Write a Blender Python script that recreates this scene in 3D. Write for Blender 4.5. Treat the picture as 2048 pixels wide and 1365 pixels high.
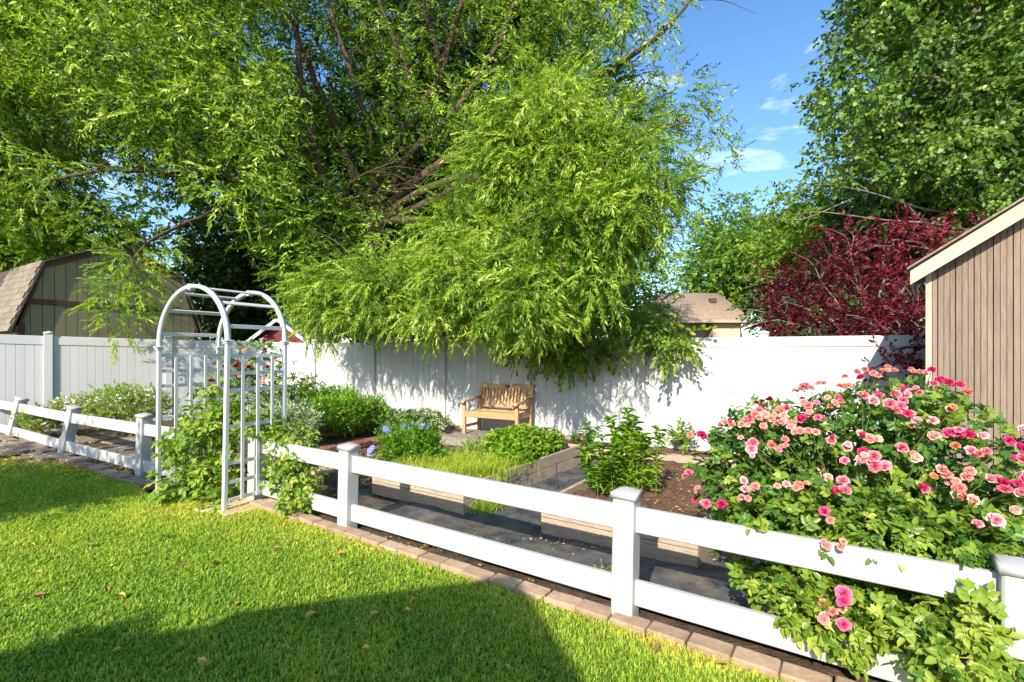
import bpy, bmesh, math, random
import numpy as np
from mathutils import Matrix, Vector

for o in list(bpy.data.objects): bpy.data.objects.remove(o, do_unlink=True)
scene = bpy.context.scene
COL = scene.collection
R = math.radians
rng = np.random.default_rng(11)
random.seed(5)

# ------------------------------------------------------------------ camera, sky, sun, exposure
CAM_H, FPX, HOR = 1.55, 983.0, 705.0          # eye height, focal length and horizon in photo pixels
cam = bpy.data.cameras.new('camera'); cam.sensor_width = 36.0; cam.lens = FPX / 2048 * 36
cam.shift_y = (HOR - 682.5) / 2048; cam.clip_start = 0.05; cam.clip_end = 2000
camo = bpy.data.objects.new('camera', cam); COL.objects.link(camo)
camo.location = (0, 0, CAM_H); camo.rotation_euler = (R(90), 0, 0); scene.camera = camo

SUN_EL = R(33); SD = Vector((-0.40 * math.cos(SUN_EL), -0.9165 * math.cos(SUN_EL), math.sin(SUN_EL)))
world = bpy.data.worlds.new('World'); scene.world = world; world.use_nodes = True
nt = world.node_tree; nt.nodes.clear()
wo = nt.nodes.new('ShaderNodeOutputWorld'); bg = nt.nodes.new('ShaderNodeBackground')
sky = nt.nodes.new('ShaderNodeTexSky'); sky.sky_type = 'NISHITA'; sky.sun_disc = False
sky.sun_elevation = SUN_EL; sky.sun_rotation = math.atan2(SD.x, SD.y)
sky.altitude = 400; sky.air_density = 1.0; sky.dust_density = 0.9; sky.ozone_density = 2.0
tc = nt.nodes.new('ShaderNodeTexCoord'); mp = nt.nodes.new('ShaderNodeMapping'); mp.inputs['Scale'].default_value = (1.1, 1.1, 3.6)
nz = nt.nodes.new('ShaderNodeTexNoise'); nz.inputs['Scale'].default_value = 2.3; nz.inputs['Detail'].default_value = 8; nz.inputs['Roughness'].default_value = 0.6
nz.inputs['Distortion'].default_value = 0.6
rp = nt.nodes.new('ShaderNodeValToRGB'); rp.color_ramp.elements[0].position = 0.575; rp.color_ramp.elements[1].position = 0.82
rp.color_ramp.elements[0].color = (0, 0, 0, 1); rp.color_ramp.elements[1].color = (0.75, 0.75, 0.75, 1)
hs = nt.nodes.new('ShaderNodeHueSaturation'); hs.inputs['Saturation'].default_value = 1.2
mx = nt.nodes.new('ShaderNodeMix'); mx.data_type = 'RGBA'; mx.inputs['B'].default_value = (9.5, 9.8, 10.2, 1)
L = nt.links.new
L(tc.outputs['Generated'], mp.inputs['Vector']); L(mp.outputs['Vector'], nz.inputs['Vector']); L(nz.outputs['Fac'], rp.inputs['Fac'])
L(sky.outputs['Color'], hs.inputs['Color']); L(hs.outputs['Color'], mx.inputs['A']); L(rp.outputs['Color'], mx.inputs['Factor'])
L(mx.outputs['Result'], bg.inputs['Color']); bg.inputs['Strength'].default_value = 0.15; L(bg.outputs['Background'], wo.inputs['Surface'])
sun = bpy.data.lights.new('sun', 'SUN'); sun.energy = 4.4; sun.angle = R(0.53); sun.color = (1.0, 0.93, 0.80)
suno = bpy.data.objects.new('sun', sun); COL.objects.link(suno); suno.rotation_euler = SD.to_track_quat('Z', 'Y').to_euler()
scene.view_settings.view_transform = 'Standard'; scene.view_settings.look = 'None'
scene.view_settings.exposure = 0.95; scene.view_settings.gamma = 1.0; scene.view_settings.use_curve_mapping = False
scene.render.engine = 'CYCLES'
scene.cycles.max_bounces = 6; scene.cycles.diffuse_bounces = 3; scene.cycles.transmission_bounces = 4; scene.cycles.transparent_max_bounces = 4

# ------------------------------------------------------------------ helpers
def at(px, py, Y):                       # photo pixel + distance -> point
    return Vector(((px - 1024) / FPX * Y, Y, CAM_H + (HOR - py) / FPX * Y))
def gnd(px, py, z=0.0):                  # photo pixel lying on a level at height z -> point
    return at(px, py, FPX * (CAM_H - z) / (py - HOR))
def GZ(x, y):                            # lawn and beds rise a little to the far left
    return np.maximum(0, -x - 4.6) * 0.05
def lin(h):
    h = h.lstrip('#'); c = [int(h[i:i+2], 16) / 255 for i in (0, 2, 4)]
    return tuple(v / 12.92 if v <= .04045 else ((v + .055) / 1.055) ** 2.4 for v in c) + (1,)
WM = {}
def setw(o, M): WM[o.name] = M
def thing(name, label, cat, loc=(0, 0, 0), rotz=0.0, group=None):
    o = bpy.data.objects.new(name, None); COL.objects.link(o); o.empty_display_size = 0.2
    M = Matrix.Translation(Vector(tuple(loc) if len(loc) > 2 else (loc[0], loc[1], 0.0))) @ Matrix.Rotation(rotz, 4, 'Z'); o.matrix_basis = M; setw(o, M)
    o['label'] = label; o['category'] = cat
    if group: o['group'] = group
    return o
def part(name, me, parent=None, M=None, label=None, kind=None):
    M = M or Matrix.Identity(4)
    o = bpy.data.objects.new(name, me); COL.objects.link(o)
    if parent is not None:
        o.parent = parent; o.matrix_parent_inverse = WM[parent.name].inverted()
    o.matrix_basis = M; setw(o, M)
    if label: o['label'] = label
    if kind: o['kind'] = kind
    return o
def tag(o, label, cat, group=None):
    o['label'] = label; o['category'] = cat
    if group: o['group'] = group
    return o
def np_mesh(name, V, Fs, mat=None, tint=None, smooth=False):
    V = np.asarray(V, np.float32).reshape(-1, 3)
    Fs = [np.asarray(f, np.int32) for f in Fs if len(f)]
    loops = np.concatenate([f.ravel() for f in Fs]); tot = np.concatenate([np.full(len(f), f.shape[1], np.int32) for f in Fs])
    start = np.concatenate([[0], np.cumsum(tot)[:-1]]).astype(np.int32)
    me = bpy.data.meshes.new(name); me.vertices.add(len(V)); me.vertices.foreach_set('co', V.ravel())
    me.loops.add(len(loops)); me.loops.foreach_set('vertex_index', loops.astype(np.int32))
    me.polygons.add(len(tot)); me.polygons.foreach_set('loop_start', start); me.polygons.foreach_set('loop_total', tot)
    if smooth: me.polygons.foreach_set('use_smooth', np.ones(len(tot), bool))
    me.update(calc_edges=True)
    if tint is not None:
        a = me.attributes.new('tint', 'FLOAT', 'POINT'); a.data.foreach_set('value', np.asarray(tint, np.float32))
    if mat: me.materials.append(mat)
    return me
_boxes = {}
def box_me(sx, sy, sz, mat, bev=0.004, name='box'):          # box resting on its base centre
    k = (round(sx, 3), round(sy, 3), round(sz, 3), mat.name, bev)
    if k in _boxes: return _boxes[k]
    bm = bmesh.new(); bmesh.ops.create_cube(bm, size=1)
    for v in bm.verts: v.co = Vector((v.co.x * sx, v.co.y * sy, (v.co.z + .5) * sz))
    if bev > 0: bmesh.ops.bevel(bm, geom=bm.edges[:], offset=min(bev, sx * .3, sy * .3, sz * .3), segments=1, affect='EDGES')
    me = bpy.data.meshes.new(name); bm.to_mesh(me); bm.free(); me.materials.append(mat); _boxes[k] = me
    return me
def frame(a, b, upv=(0, 0, 1)):                              # y axis from a to b
    a = Vector(a); b = Vector(b); d = (b - a).normalized(); x = d.cross(Vector(upv))
    x = x.normalized() if x.length > 1e-5 else Vector((1, 0, 0)); z = x.cross(d)
    M = Matrix((x, d, z)).transposed().to_4x4(); M.translation = (a + b) / 2
    return M
def beam(name, a, b, w, h, mat, parent, bev=0.004, upv=(0, 0, 1)):
    Ln = (Vector(b) - Vector(a)).length
    return part(name, box_me(w, Ln, h, mat, bev), parent, frame(a, b, upv) @ Matrix.Translation((0, 0, -h / 2)))
def prism_me(poly, z0, z1, mat, bev=0.0, name='prism'):      # polygon in XY raised from z0 to z1
    bm = bmesh.new(); vs = [bm.verts.new((p[0], p[1], z0)) for p in poly]; f = bm.faces.new(vs)
    r = bmesh.ops.extrude_face_region(bm, geom=[f])
    for v in r['geom']:
        if isinstance(v, bmesh.types.BMVert): v.co.z = z1
    bmesh.ops.recalc_face_normals(bm, faces=bm.faces[:])
    if bev > 0: bmesh.ops.bevel(bm, geom=bm.edges[:], offset=bev, segments=1, affect='EDGES')
    me = bpy.data.meshes.new(name); bm.to_mesh(me); bm.free(); me.materials.append(mat)
    return me
def tube_np(P, rad, sides=6):
    P = np.asarray(P, float); n = len(P); rad = np.broadcast_to(np.asarray(rad, float), (n,))
    T = np.gradient(P, axis=0); T /= np.linalg.norm(T, axis=1)[:, None] + 1e-9
    ref = np.array([0.31, 0.95, 0.05]) if abs(T[0][2]) > .7 else np.array([0, 0, 1.])
    X = np.cross(T, ref); X /= np.linalg.norm(X, axis=1)[:, None] + 1e-9; Z = np.cross(X, T)
    a = np.linspace(0, 2 * np.pi, sides, endpoint=False)
    V = P[:, None] + rad[:, None, None] * (np.cos(a)[None, :, None] * X[:, None] + np.sin(a)[None, :, None] * Z[:, None])
    F = []
    for i in range(n - 1):
        for j in range(sides):
            k = (j + 1) % sides; F.append((i * sides + j, i * sides + k, (i + 1) * sides + k, (i + 1) * sides + j))
    return V.reshape(-1, 3), np.array(F)
def smooth_path(pts, n):                                     # Catmull-Rom
    P = np.array([list(p) for p in pts], float); P = np.vstack([2 * P[0] - P[1], P, 2 * P[-1] - P[-2]]); out = []
    seg = len(P) - 3
    for t in np.linspace(0, seg - 1e-6, n):
        i = int(t); u = t - i; a, b, c, d = P[i:i + 4]
        out.append(.5 * (2 * b + (c - a) * u + (2 * a - 5 * b + 4 * c - d) * u * u + (3 * b - a - 3 * c + d) * u ** 3))
    return np.array(out)
class Acc:                                                   # collects many small pieces into one mesh
    def __init__(s): s.V = []; s.Q = []; s.T = []; s.t = []; s.n = 0
    def add(s, V, F, tint=0.5):
        V = np.asarray(V).reshape(-1, 3); F = np.asarray(F) + s.n
        s.V.append(V); (s.Q if F.shape[1] == 4 else s.T).append(F); s.t.append(np.broadcast_to(np.asarray(tint, float), (len(V),))); s.n += len(V)
    def mesh(s, name, mat, smooth=False):
        return np_mesh(name, np.concatenate(s.V), [np.concatenate(x) for x in (s.Q, s.T) if x], mat, np.concatenate(s.t), smooth)
def scatter(acc, tmpl, P, Rm, S, tint):
    TV, TF, tt = tmpl; n = len(P)
    if n == 0: return
    V = np.einsum('nij,vj->nvi', Rm, TV) * np.asarray(S).reshape(-1, 1, 1) + P[:, None]
    F = TF[None] + (np.arange(n) * len(TV))[:, None, None]
    acc.add(V.reshape(-1, 3), F.reshape(-1, TF.shape[1]), (np.asarray(tint)[:, None] + tt[None]).ravel())
def unit(v): return v / (np.linalg.norm(v, axis=-1, keepdims=True) + 1e-9)
def rot_from(d, up):
    d = unit(d); x = unit(np.cross(d, up)); z = np.cross(x, d)
    return np.stack([x, d, z], axis=2)

# ------------------------------------------------------------------ materials
def mat_new(name):
    m = bpy.data.materials.new(name); m.use_nodes = True; t = m.node_tree
    return m, t, t.nodes['Principled BSDF'], t.links.new
def mat(name, c1, c2=None, scale=6, rough=0.6, bump=0.0, bscale=40, rand=0.0, stretch=(1, 1, 1), spec=0.4, detail=5, coord='Object', sharp=False):
    m, t, b, l = mat_new(name); N = t.nodes.new
    c1 = lin(c1) if isinstance(c1, str) else c1; c2 = (lin(c2) if isinstance(c2, str) else c2) or c1
    tcn = N('ShaderNodeTexCoord'); mpn = N('ShaderNodeMapping'); mpn.inputs['Scale'].default_value = stretch
    l(tcn.outputs[coord], mpn.inputs['Vector'])
    oi = N('ShaderNodeObjectInfo'); ad = N('ShaderNodeVectorMath'); ad.operation = 'ADD'; sc = N('ShaderNodeVectorMath'); sc.operation = 'SCALE'
    cb = N('ShaderNodeCombineXYZ')
    for i in range(3): l(oi.outputs['Random'], cb.inputs[i])
    l(cb.outputs[0], sc.inputs[0]); sc.inputs['Scale'].default_value = 37.0
    l(mpn.outputs['Vector'], ad.inputs[0]); l(sc.outputs[0], ad.inputs[1])
    n1 = N('ShaderNodeTexNoise'); n1.inputs['Scale'].default_value = scale; n1.inputs['Detail'].default_value = detail; n1.inputs['Roughness'].default_value = .6
    l(ad.outputs[0], n1.inputs['Vector'])
    rmp = N('ShaderNodeValToRGB'); e = rmp.color_ramp.elements
    e[0].position, e[1].position = ((.45, .56) if sharp else (.32, .68)); e[0].color = c1; e[1].color = c2; l(n1.outputs['Fac'], rmp.inputs['Fac'])
    out = rmp.outputs['Color']
    if rand > 0:
        hsv = N('ShaderNodeHueSaturation'); mr = N('ShaderNodeMapRange'); mr.inputs['To Min'].default_value = 1 - rand; mr.inputs['To Max'].default_value = 1 + rand
        l(oi.outputs['Random'], mr.inputs['Value']); l(mr.outputs['Result'], hsv.inputs['Value']); l(out, hsv.inputs['Color']); out = hsv.outputs['Color']
    l(out, b.inputs['Base Color']); b.inputs['Roughness'].default_value = rough; b.inputs['Specular IOR Level'].default_value = spec
    if bump > 0:
        n2 = N('ShaderNodeTexNoise'); n2.inputs['Scale'].default_value = bscale; n2.inputs['Detail'].default_value = 6; l(ad.outputs[0], n2.inputs['Vector'])
        bp = N('ShaderNodeBump'); bp.inputs['Strength'].default_value = bump; bp.inputs['Distance'].default_value = .02
        l(n2.outputs['Fac'], bp.inputs['Height']); l(bp.outputs['Normal'], b.inputs['Normal'])
    return m
LB = 1.32                                                     # overall leaf lightness
def grime(m, col, amt, scale, lo=.56, hi=.78, stretch=(1, 1, 1)):     # faint stains over a painted surface
    t = m.node_tree; N = t.nodes.new; l = t.links.new; b = t.nodes['Principled BSDF']; src = b.inputs['Base Color'].links[0].from_socket
    ge = N('ShaderNodeNewGeometry'); mpn = N('ShaderNodeMapping'); mpn.inputs['Scale'].default_value = stretch; l(ge.outputs['Position'], mpn.inputs['Vector'])
    n = N('ShaderNodeTexNoise'); n.inputs['Scale'].default_value = scale; n.inputs['Detail'].default_value = 9; n.inputs['Roughness'].default_value = .7; l(mpn.outputs[0], n.inputs['Vector'])
    r = N('ShaderNodeMapRange'); r.inputs['From Min'].default_value = lo; r.inputs['From Max'].default_value = hi; r.inputs['To Max'].default_value = amt; l(n.outputs['Fac'], r.inputs['Value'])
    mx_ = N('ShaderNodeMix'); mx_.data_type = 'RGBA'; l(r.outputs['Result'], mx_.inputs['Factor']); l(src, mx_.inputs['A']); mx_.inputs['B'].default_value = col + (1,); l(mx_.outputs['Result'], b.inputs['Base Color'])
def leaf_mat(name, cols, trans=None, tfac=0.4, rough=0.45, spec=0.35, rnd=0.25):
    m, t, b, l = mat_new(name); N = t.nodes.new
    at_ = N('ShaderNodeAttribute'); at_.attribute_name = 'tint'; oi = N('ShaderNodeObjectInfo')
    mr = N('ShaderNodeMapRange'); mr.inputs['To Min'].default_value = -rnd; mr.inputs['To Max'].default_value = rnd
    l(oi.outputs['Random'], mr.inputs['Value']); ad = N('ShaderNodeMath'); l(at_.outputs['Fac'], ad.inputs[0]); l(mr.outputs['Result'], ad.inputs[1])
    if rnd == 0: pass
    rmp = N('ShaderNodeValToRGB'); e = rmp.color_ramp.elements
    while len(e) < len(cols): e.new(.5)
    for i, c in enumerate(cols): e[i].position = i / (len(cols) - 1); e[i].color = tuple(min(.9, v * LB) for v in c) + (1,)
    l(ad.outputs[0], rmp.inputs['Fac']); l(rmp.outputs['Color'], b.inputs['Base Color'])
    b.inputs['Roughness'].default_value = rough; b.inputs['Specular IOR Level'].default_value = spec
    tr = N('ShaderNodeBsdfTranslucent'); mxs = N('ShaderNodeMixShader'); mxs.inputs[0].default_value = tfac
    mul = N('ShaderNodeMix'); mul.data_type = 'RGBA'; mul.blend_type = 'MULTIPLY'; mul.inputs['Factor'].default_value = 1
    l(rmp.outputs['Color'], mul.inputs['A']); mul.inputs['B'].default_value = (trans or (1.5, 1.35, .5)) + (1,)
    l(mul.outputs['Result'], tr.inputs['Color']); l(b.outputs[0], mxs.inputs[1]); l(tr.outputs[0], mxs.inputs[2])
    l(mxs.outputs[0], t.nodes['Material Output'].inputs['Surface'])
    return m
M_VINYL = mat('white_vinyl', (.47, .47, .46, 1), (.44, .44, .43, 1), 3, .38, .03, 30, .02)
M_VINYL_OLD = mat('white_vinyl_fence', (.52, .52, .51, 1), (.49, .49, .48, 1), 2.2, .42, .04, 14, .025, stretch=(1, 1, .35))
M_ARBOR = mat('white_plastic', (.60, .60, .60, 1), (.57, .57, .57, 1), 5, .35, 0, 30, .02)
grime(M_VINYL, (.30, .29, .20), .38, 5.0); grime(M_VINYL_OLD, (.34, .34, .29), .40, 2.6, stretch=(1, 1, .25)); grime(M_ARBOR, (.36, .36, .30), .3, 7.0)
M_TEAK = mat('teak', (.39, .225, .10, 1), (.54, .34, .17, 1), 9, .55, .15, 60, .10, stretch=(6, 6, 1))
M_BEDWOOD = mat('weathered_cedar', (.31, .24, .165, 1), (.47, .38, .275, 1), 7, .8, .35, 40, .10, stretch=(4, 1.2, 10))
M_PLANK = mat('brown_plank', (.20, .10, .045, 1), (.30, .16, .075, 1), 8, .8, .3, 40, .1)
M_SOIL = mat('garden_soil', (.045, .028, .018, 1), (.13, .085, .055, 1), 9, .95, 1.0, 55, 0, coord='Object')
M_MULCH = mat('bark_mulch', (.07, .035, .02, 1), (.20, .11, .06, 1), 22, .95, 1.0, 60)
M_EARTH = mat('far_ground', (.06, .075, .03, 1), (.11, .10, .05, 1), .6, .95, .5, 4)
M_FABRIC = mat('landscape_fabric', (.030, .034, .042, 1), (.105, .11, .115, 1), 7.0, .5, .5, 60, 0, stretch=(1, 1, 1), spec=.5)
grime(M_FABRIC, (.24, .18, .12), .7, 2.2, .5, .7)
M_THATCH = mat('lawn_base', (.07, .12, .015, 1), (.18, .21, .04, 1), 14, .95, .8, 70)
M_BRICK = mat('tan_paver', (.29, .20, .125, 1), (.42, .30, .20, 1), 14, .85, .35, 90, .16)
M_PEACH = mat('peach_paver', (.50, .30, .19, 1), (.62, .42, .29, 1), 12, .85, .3, 90, .12)
M_GREYPAV = mat('grey_brown_paver', (.18, .13, .10, 1), (.31, .23, .17, 1), 12, .85, .35, 80, .2)
M_REDBLK = mat('red_wall_block', (.16, .055, .04, 1), (.33, .15, .11, 1), 9, .9, .6, 40, .22)
M_FLAG = mat('grey_flagstone', (.16, .135, .11, 1), (.30, .255, .205, 1), 7, .85, .4, 40, .18)
M_FLAGTAN = mat('tan_flagstone', (.42, .30, .18, 1), (.56, .43, .28, 1), 6, .85, .4, 40, .1)
M_SIDING = mat('taupe_siding', (.20, .145, .105, 1), (.29, .215, .16, 1), 12, .8, .35, 70, .05, stretch=(8, 8, .5))
M_GROOVE = mat('siding_groove', (.16, .12, .095, 1), rough=.9)
M_CREAM = mat('cream_trim', (.46, .40, .31, 1), (.38, .32, .24, 1), 6, .6, .1, 40, 0)
grime(M_SIDING, (.10, .075, .055), .5, 4.0, .48, .75, (3, 3, .3)); grime(M_TEAK, (.30, .22, .15), .55, 7.0, .5, .75); grime(M_CREAM, (.20, .15, .10), .5, 9.0, .55, .75)
M_SHINGLE = mat('tan_shingle', (.165, .135, .105, 1), (.26, .215, .165, 1), 18, .95, .5, 120, .16)
M_DARKROOF = mat('dark_roof_edge', (.05, .04, .035, 1), (.12, .09, .07, 1), 14, .9, .3, 60)
M_OLIVE = mat('olive_siding', (.235, .215, .12, 1), (.275, .25, .145, 1), 6, .85, .2, 60, .04, stretch=(5, 5, .6))
M_BROWNTRIM = mat('brown_trim', (.085, .04, .028, 1), (.11, .055, .04, 1), 8, .7)
M_RED = mat('red_boards', (.13, .008, .012, 1), (.17, .012, .016, 1), 6, .6)
M_TEAL = mat('teal_metal_roof', (.06, .12, .125, 1), (.09, .15, .15, 1), 4, .35, spec=.5)
M_STUCCO = mat('beige_stucco', (.58, .46, .34, 1), (.62, .50, .38, 1), 6, .9, .15, 60)
M_HROOF = mat('brown_shingle_roof', (.30, .21, .145, 1), (.46, .34, .25, 1), 9, .95, .4, 50)
M_GLASS = mat('window_glass', (.03, .04, .05, 1), rough=.08, spec=.8)
M_WHITEP = mat('pale_paint', (.66, .66, .66, 1), (.58, .58, .60, 1), 3, .6)
M_BARK = mat('willow_bark', (.055, .035, .022, 1), (.13, .085, .055, 1), 5, .95, .9, 18, stretch=(3, 3, .7))
M_TWIGBARK = mat('pale_branch_bark', (.13, .105, .08, 1), (.26, .22, .18, 1), 6, .9, .4, 30)
M_STEM = mat('green_stem', (.10, .13, .03, 1), (.16, .17, .05, 1), 9, .7)
M_BROWNSTEM = mat('brown_stem', (.10, .06, .03, 1), (.16, .10, .06, 1), 9, .8)
M_METAL = mat('dark_metal', (.06, .06, .06, 1), rough=.5)
M_HOSE = mat('brown_hose', (.10, .06, .045, 1), rough=.6)
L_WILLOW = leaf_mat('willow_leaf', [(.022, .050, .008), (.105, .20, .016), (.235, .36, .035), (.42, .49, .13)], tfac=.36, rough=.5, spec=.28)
L_BROAD = leaf_mat('broad_leaf', [(.05, .10, .014), (.11, .19, .022), (.19, .26, .03)], tfac=.38)
L_POPLAR = leaf_mat('poplar_leaf', [(.034, .072, .014), (.085, .16, .022), (.20, .27, .04)], tfac=.28, rough=.42, spec=.4)
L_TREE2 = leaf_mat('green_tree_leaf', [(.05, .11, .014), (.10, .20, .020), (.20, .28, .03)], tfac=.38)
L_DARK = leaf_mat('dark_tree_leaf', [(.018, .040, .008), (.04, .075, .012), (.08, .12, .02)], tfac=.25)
L_PLUM = leaf_mat('plum_leaf', [(.055, .007, .012), (.15, .016, .028), (.29, .055, .07)], trans=(1.5, .5, .6), tfac=.35, rough=.4)
L_ROSE = leaf_mat('rose_leaf', [(.022, .075, .012), (.055, .135, .018), (.16, .24, .025), (.32, .36, .06)], tfac=.30, rough=.38, spec=.45, rnd=.12)
L_VINE = leaf_mat('vine_leaf', [(.05, .11, .014), (.10, .20, .020), (.20, .29, .035), (.34, .36, .07)], tfac=.38, rnd=.15)
L_HERB = leaf_mat('herb_leaf', [(.06, .14, .012), (.12, .25, .016), (.22, .34, .025)], tfac=.40)
L_MIX = leaf_mat('mixed_herb_leaf', [(.06, .12, .02), (.13, .21, .03), (.24, .32, .06)], tfac=.38)
L_SAGE = leaf_mat('sage_leaf', [(.13, .18, .085), (.24, .30, .15), (.36, .42, .24)], trans=(1.1, 1.1, .6), tfac=.25, rough=.7, spec=.2)
L_GRASS = leaf_mat('grass_blade', [(.07, .155, .014), (.165, .30, .024), (.31, .42, .04), (.54, .48, .10)], tfac=.45, rough=.5, rnd=0)
L_DRY = leaf_mat('dry_leaf', [(.20, .10, .04), (.42, .27, .08), (.60, .44, .08)], trans=(1.1, 1, .6), tfac=.2, rough=.7, rnd=.5)
LB = 1.0
def petal(name, a, b, c): return leaf_mat(name, [a, b, c], trans=(1.1, .8, .8), tfac=.35, rough=.55, spec=.25, rnd=.4)
P_HOT = petal('hot_pink_petal', (.55, .012, .12), (.80, .05, .24), (.86, .26, .44))
P_PINK = petal('pink_petal', (.76, .17, .28), (.85, .38, .46), (.89, .64, .64))
P_SALMON = petal('salmon_petal', (.66, .20, .17), (.80, .38, .32), (.86, .60, .48))
P_RED = petal('dark_red_petal', (.22, .010, .022), (.34, .02, .04), (.42, .09, .08))
P_ORANGE = petal('orange_petal', (.75, .24, .10), (.82, .40, .22), (.85, .55, .38))
P_BLUE = petal('blue_petal', (.16, .16, .62), (.24, .26, .78), (.42, .44, .85))
P_WHITE = petal('white_petal', (.72, .72, .62), (.8, .8, .72), (.85, .85, .8))

# ------------------------------------------------------------------ leaf, sprig and flower templates: (verts, faces, tint offset)
def lq(Ln, W, dr=.0): return np.array([(0, 0, 0), (W / 2, .42 * Ln, .02 * Ln), (0, Ln, -dr), (-W / 2, .42 * Ln, .02 * Ln)]), np.array([(0, 1, 2, 3)])
def lf2(Ln, W, fold=.15, dr=.1):            # folded leaf, two quads
    f = fold * W
    return (np.array([(0, 0, 0), (W * .46, .30 * Ln, f), (W * .38, .68 * Ln, f * .8 - dr * Ln * .3), (0, Ln, -dr * Ln), (-W * .38, .68 * Ln, f * .8 - dr * Ln * .3), (-W * .46, .30 * Ln, f)]),
            np.array([(0, 1, 2, 3), (0, 3, 4, 5)]))
def compose(items):                         # [(verts, faces, 3x3, pos, tint)]
    Vs, Fs, ts, n = [], [], [], 0
    for V, F, Rm, p, t in items:
        V2 = V @ np.asarray(Rm).T + np.asarray(p); Vs.append(V2); Fs.append(F + n); ts.append(np.full(len(V), t)); n += len(V)
    return np.concatenate(Vs), np.concatenate(Fs), np.concatenate(ts)
def RZ(a): c, s = math.cos(a), math.sin(a); return np.array([[c, -s, 0], [s, c, 0], [0, 0, 1]])
def RX(a): c, s = math.cos(a), math.sin(a); return np.array([[1, 0, 0], [0, c, -s], [0, s, c]])
def RY(a): c, s = math.cos(a), math.sin(a); return np.array([[c, 0, s], [0, 1, 0], [-s, 0, c]])
def ribbon(P, w):
    P = np.asarray(P); V = np.concatenate([P + [w / 2, 0, 0], P - [w / 2, 0, 0]]); n = len(P)
    return V, np.array([(i, i + 1, n + i + 1, n + i) for i in range(n - 1)])
def sprig(n, Ln, leaf, size, ang=.75, droop=.25, jit=.3, tv=.12, roll=.6, stemw=.006, seed=0, tipup=.0):
    r = np.random.default_rng(seed); it = []
    path = lambda s: np.array([.05 * Ln * math.sin(s * 3 + seed), s * Ln, -droop * Ln * s * s])
    for i in range(n):
        s = .08 + .92 * i / max(1, n - 1); side = 1 if i % 2 else -1
        V, F = leaf(size * (.75 + .45 * r.random()) * (1 - .35 * max(0, s - .6)))
        tan = math.atan2(-2 * droop * s, 1)
        A = RX(tan) @ RZ(-side * (ang * (1 - .55 * s) + jit * r.normal()) if i < n - 1 else 0) @ RY(side * .2 + roll * r.normal()) @ RX(tipup + .35 * r.normal())
        it.append((V, F, A, path(s), tv * r.normal()))
    if stemw: V, F = ribbon([path(s) for s in np.linspace(0, 1, 3)], stemw); it.append((V, F, np.eye(3), (0, 0, 0), .15))
    return compose(it)
W_TW = [sprig(26, .52, lambda s: lq(s, s * .19, s * .12), .115, .75, .22, .25, .13, .7, .006, k) for k in range(4)]
W_FAR = [sprig(16, .50, lambda s: lq(s, s * .30, s * .12), .125, .85, .22, .35, .15, .8, 0, k + 20) for k in range(4)]
def rosette(n, leaf, size, seed=0, tilt=.5):
    r = np.random.default_rng(seed); it = []
    for i in range(n):
        V, F = leaf(size * (.6 + .5 * r.random())); a = i * 2.4 + r.normal() * .3
        it.append((V, F, RZ(a) @ RX(tilt * (1.4 - i / n) + .2 * r.normal()), (0, 0, size * .12 * i / n), .1 * r.normal()))
    return compose(it)
def compound(n, size, seed=0, ratio=.62):                   # pinnate leaf with n leaflets (odd), rose-like
    r = np.random.default_rng(seed); it = []; Ln = size * 1.9
    pos = [(.45, 1), (.45, -1), (.78, 1), (.78, -1), (1.0, 0)][-n:] if n < 7 else [(.3, 1), (.3, -1), (.55, 1), (.55, -1), (.8, 1), (.8, -1), (1.0, 0)]
    for s, sd in pos:
        V, F = lf2(size * (1.05 if sd == 0 else .82 + .15 * r.random()), size * ratio, .18, .15)
        it.append((V, F, RZ(-sd * (1.05 + .15 * r.normal())) @ RY(sd * .15 + .15 * r.normal()) @ RX(.12 * r.normal()), (0, s * Ln * .62, -.1 * Ln * s * s), .06 * r.normal()))
    V, F = ribbon([(0, s * Ln * .62, -.1 * Ln * s * s) for s in (0, .5, 1)], .003); it.append((V, F, np.eye(3), (0, 0, 0), .1))
    return compose(it)
T_ROSE = [compound(5, .046, k) for k in range(3)]
T_TRI = [compound(3, .062, k, .66) for k in range(3)]
T_POP = [sprig(9, .34, lambda s: lq(s, s * .92, s * .2), .085, 1.0, .3, .35, .12, .8, 0, k) for k in range(3)]
T_TREE = [sprig(11, .42, lambda s: lq(s, s * .58, s * .15), .105, .9, .25, .35, .12, .7, 0, k) for k in range(3)]
T_BROAD = [sprig(9, .36, lambda s: lf2(s, s * .58, .15, .2), .085, .9, .25, .3, .12, .6, .006, k) for k in range(3)]
T_PLUM = [sprig(10, .34, lambda s: lf2(s, s * .5, .2, .2), .075, .85, .12, .3, .15, .7, .006, k) for k in range(3)]
T_PARS = [rosette(11, lambda s: lq(s, s * .85, s * .3), .034, k, .7) for k in range(3)]
T_MIX = [sprig(11, .16, lambda s: lq(s, s * .58, s * .2), .035, .9, .05, .3, .14, .7, .004, k, .3) for k in range(3)]
T_SAGE = [rosette(8, lambda s: lf2(s, s * .42, .15, .35), .085, k, .75) for k in range(3)]
T_PHLOX = [rosette(5, lambda s: lf2(s, s * .27, .2, .6), .115, k, .75) for k in range(4)]
T_PEONY = [compound(7, .060, k, .36) for k in range(3)]
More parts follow.
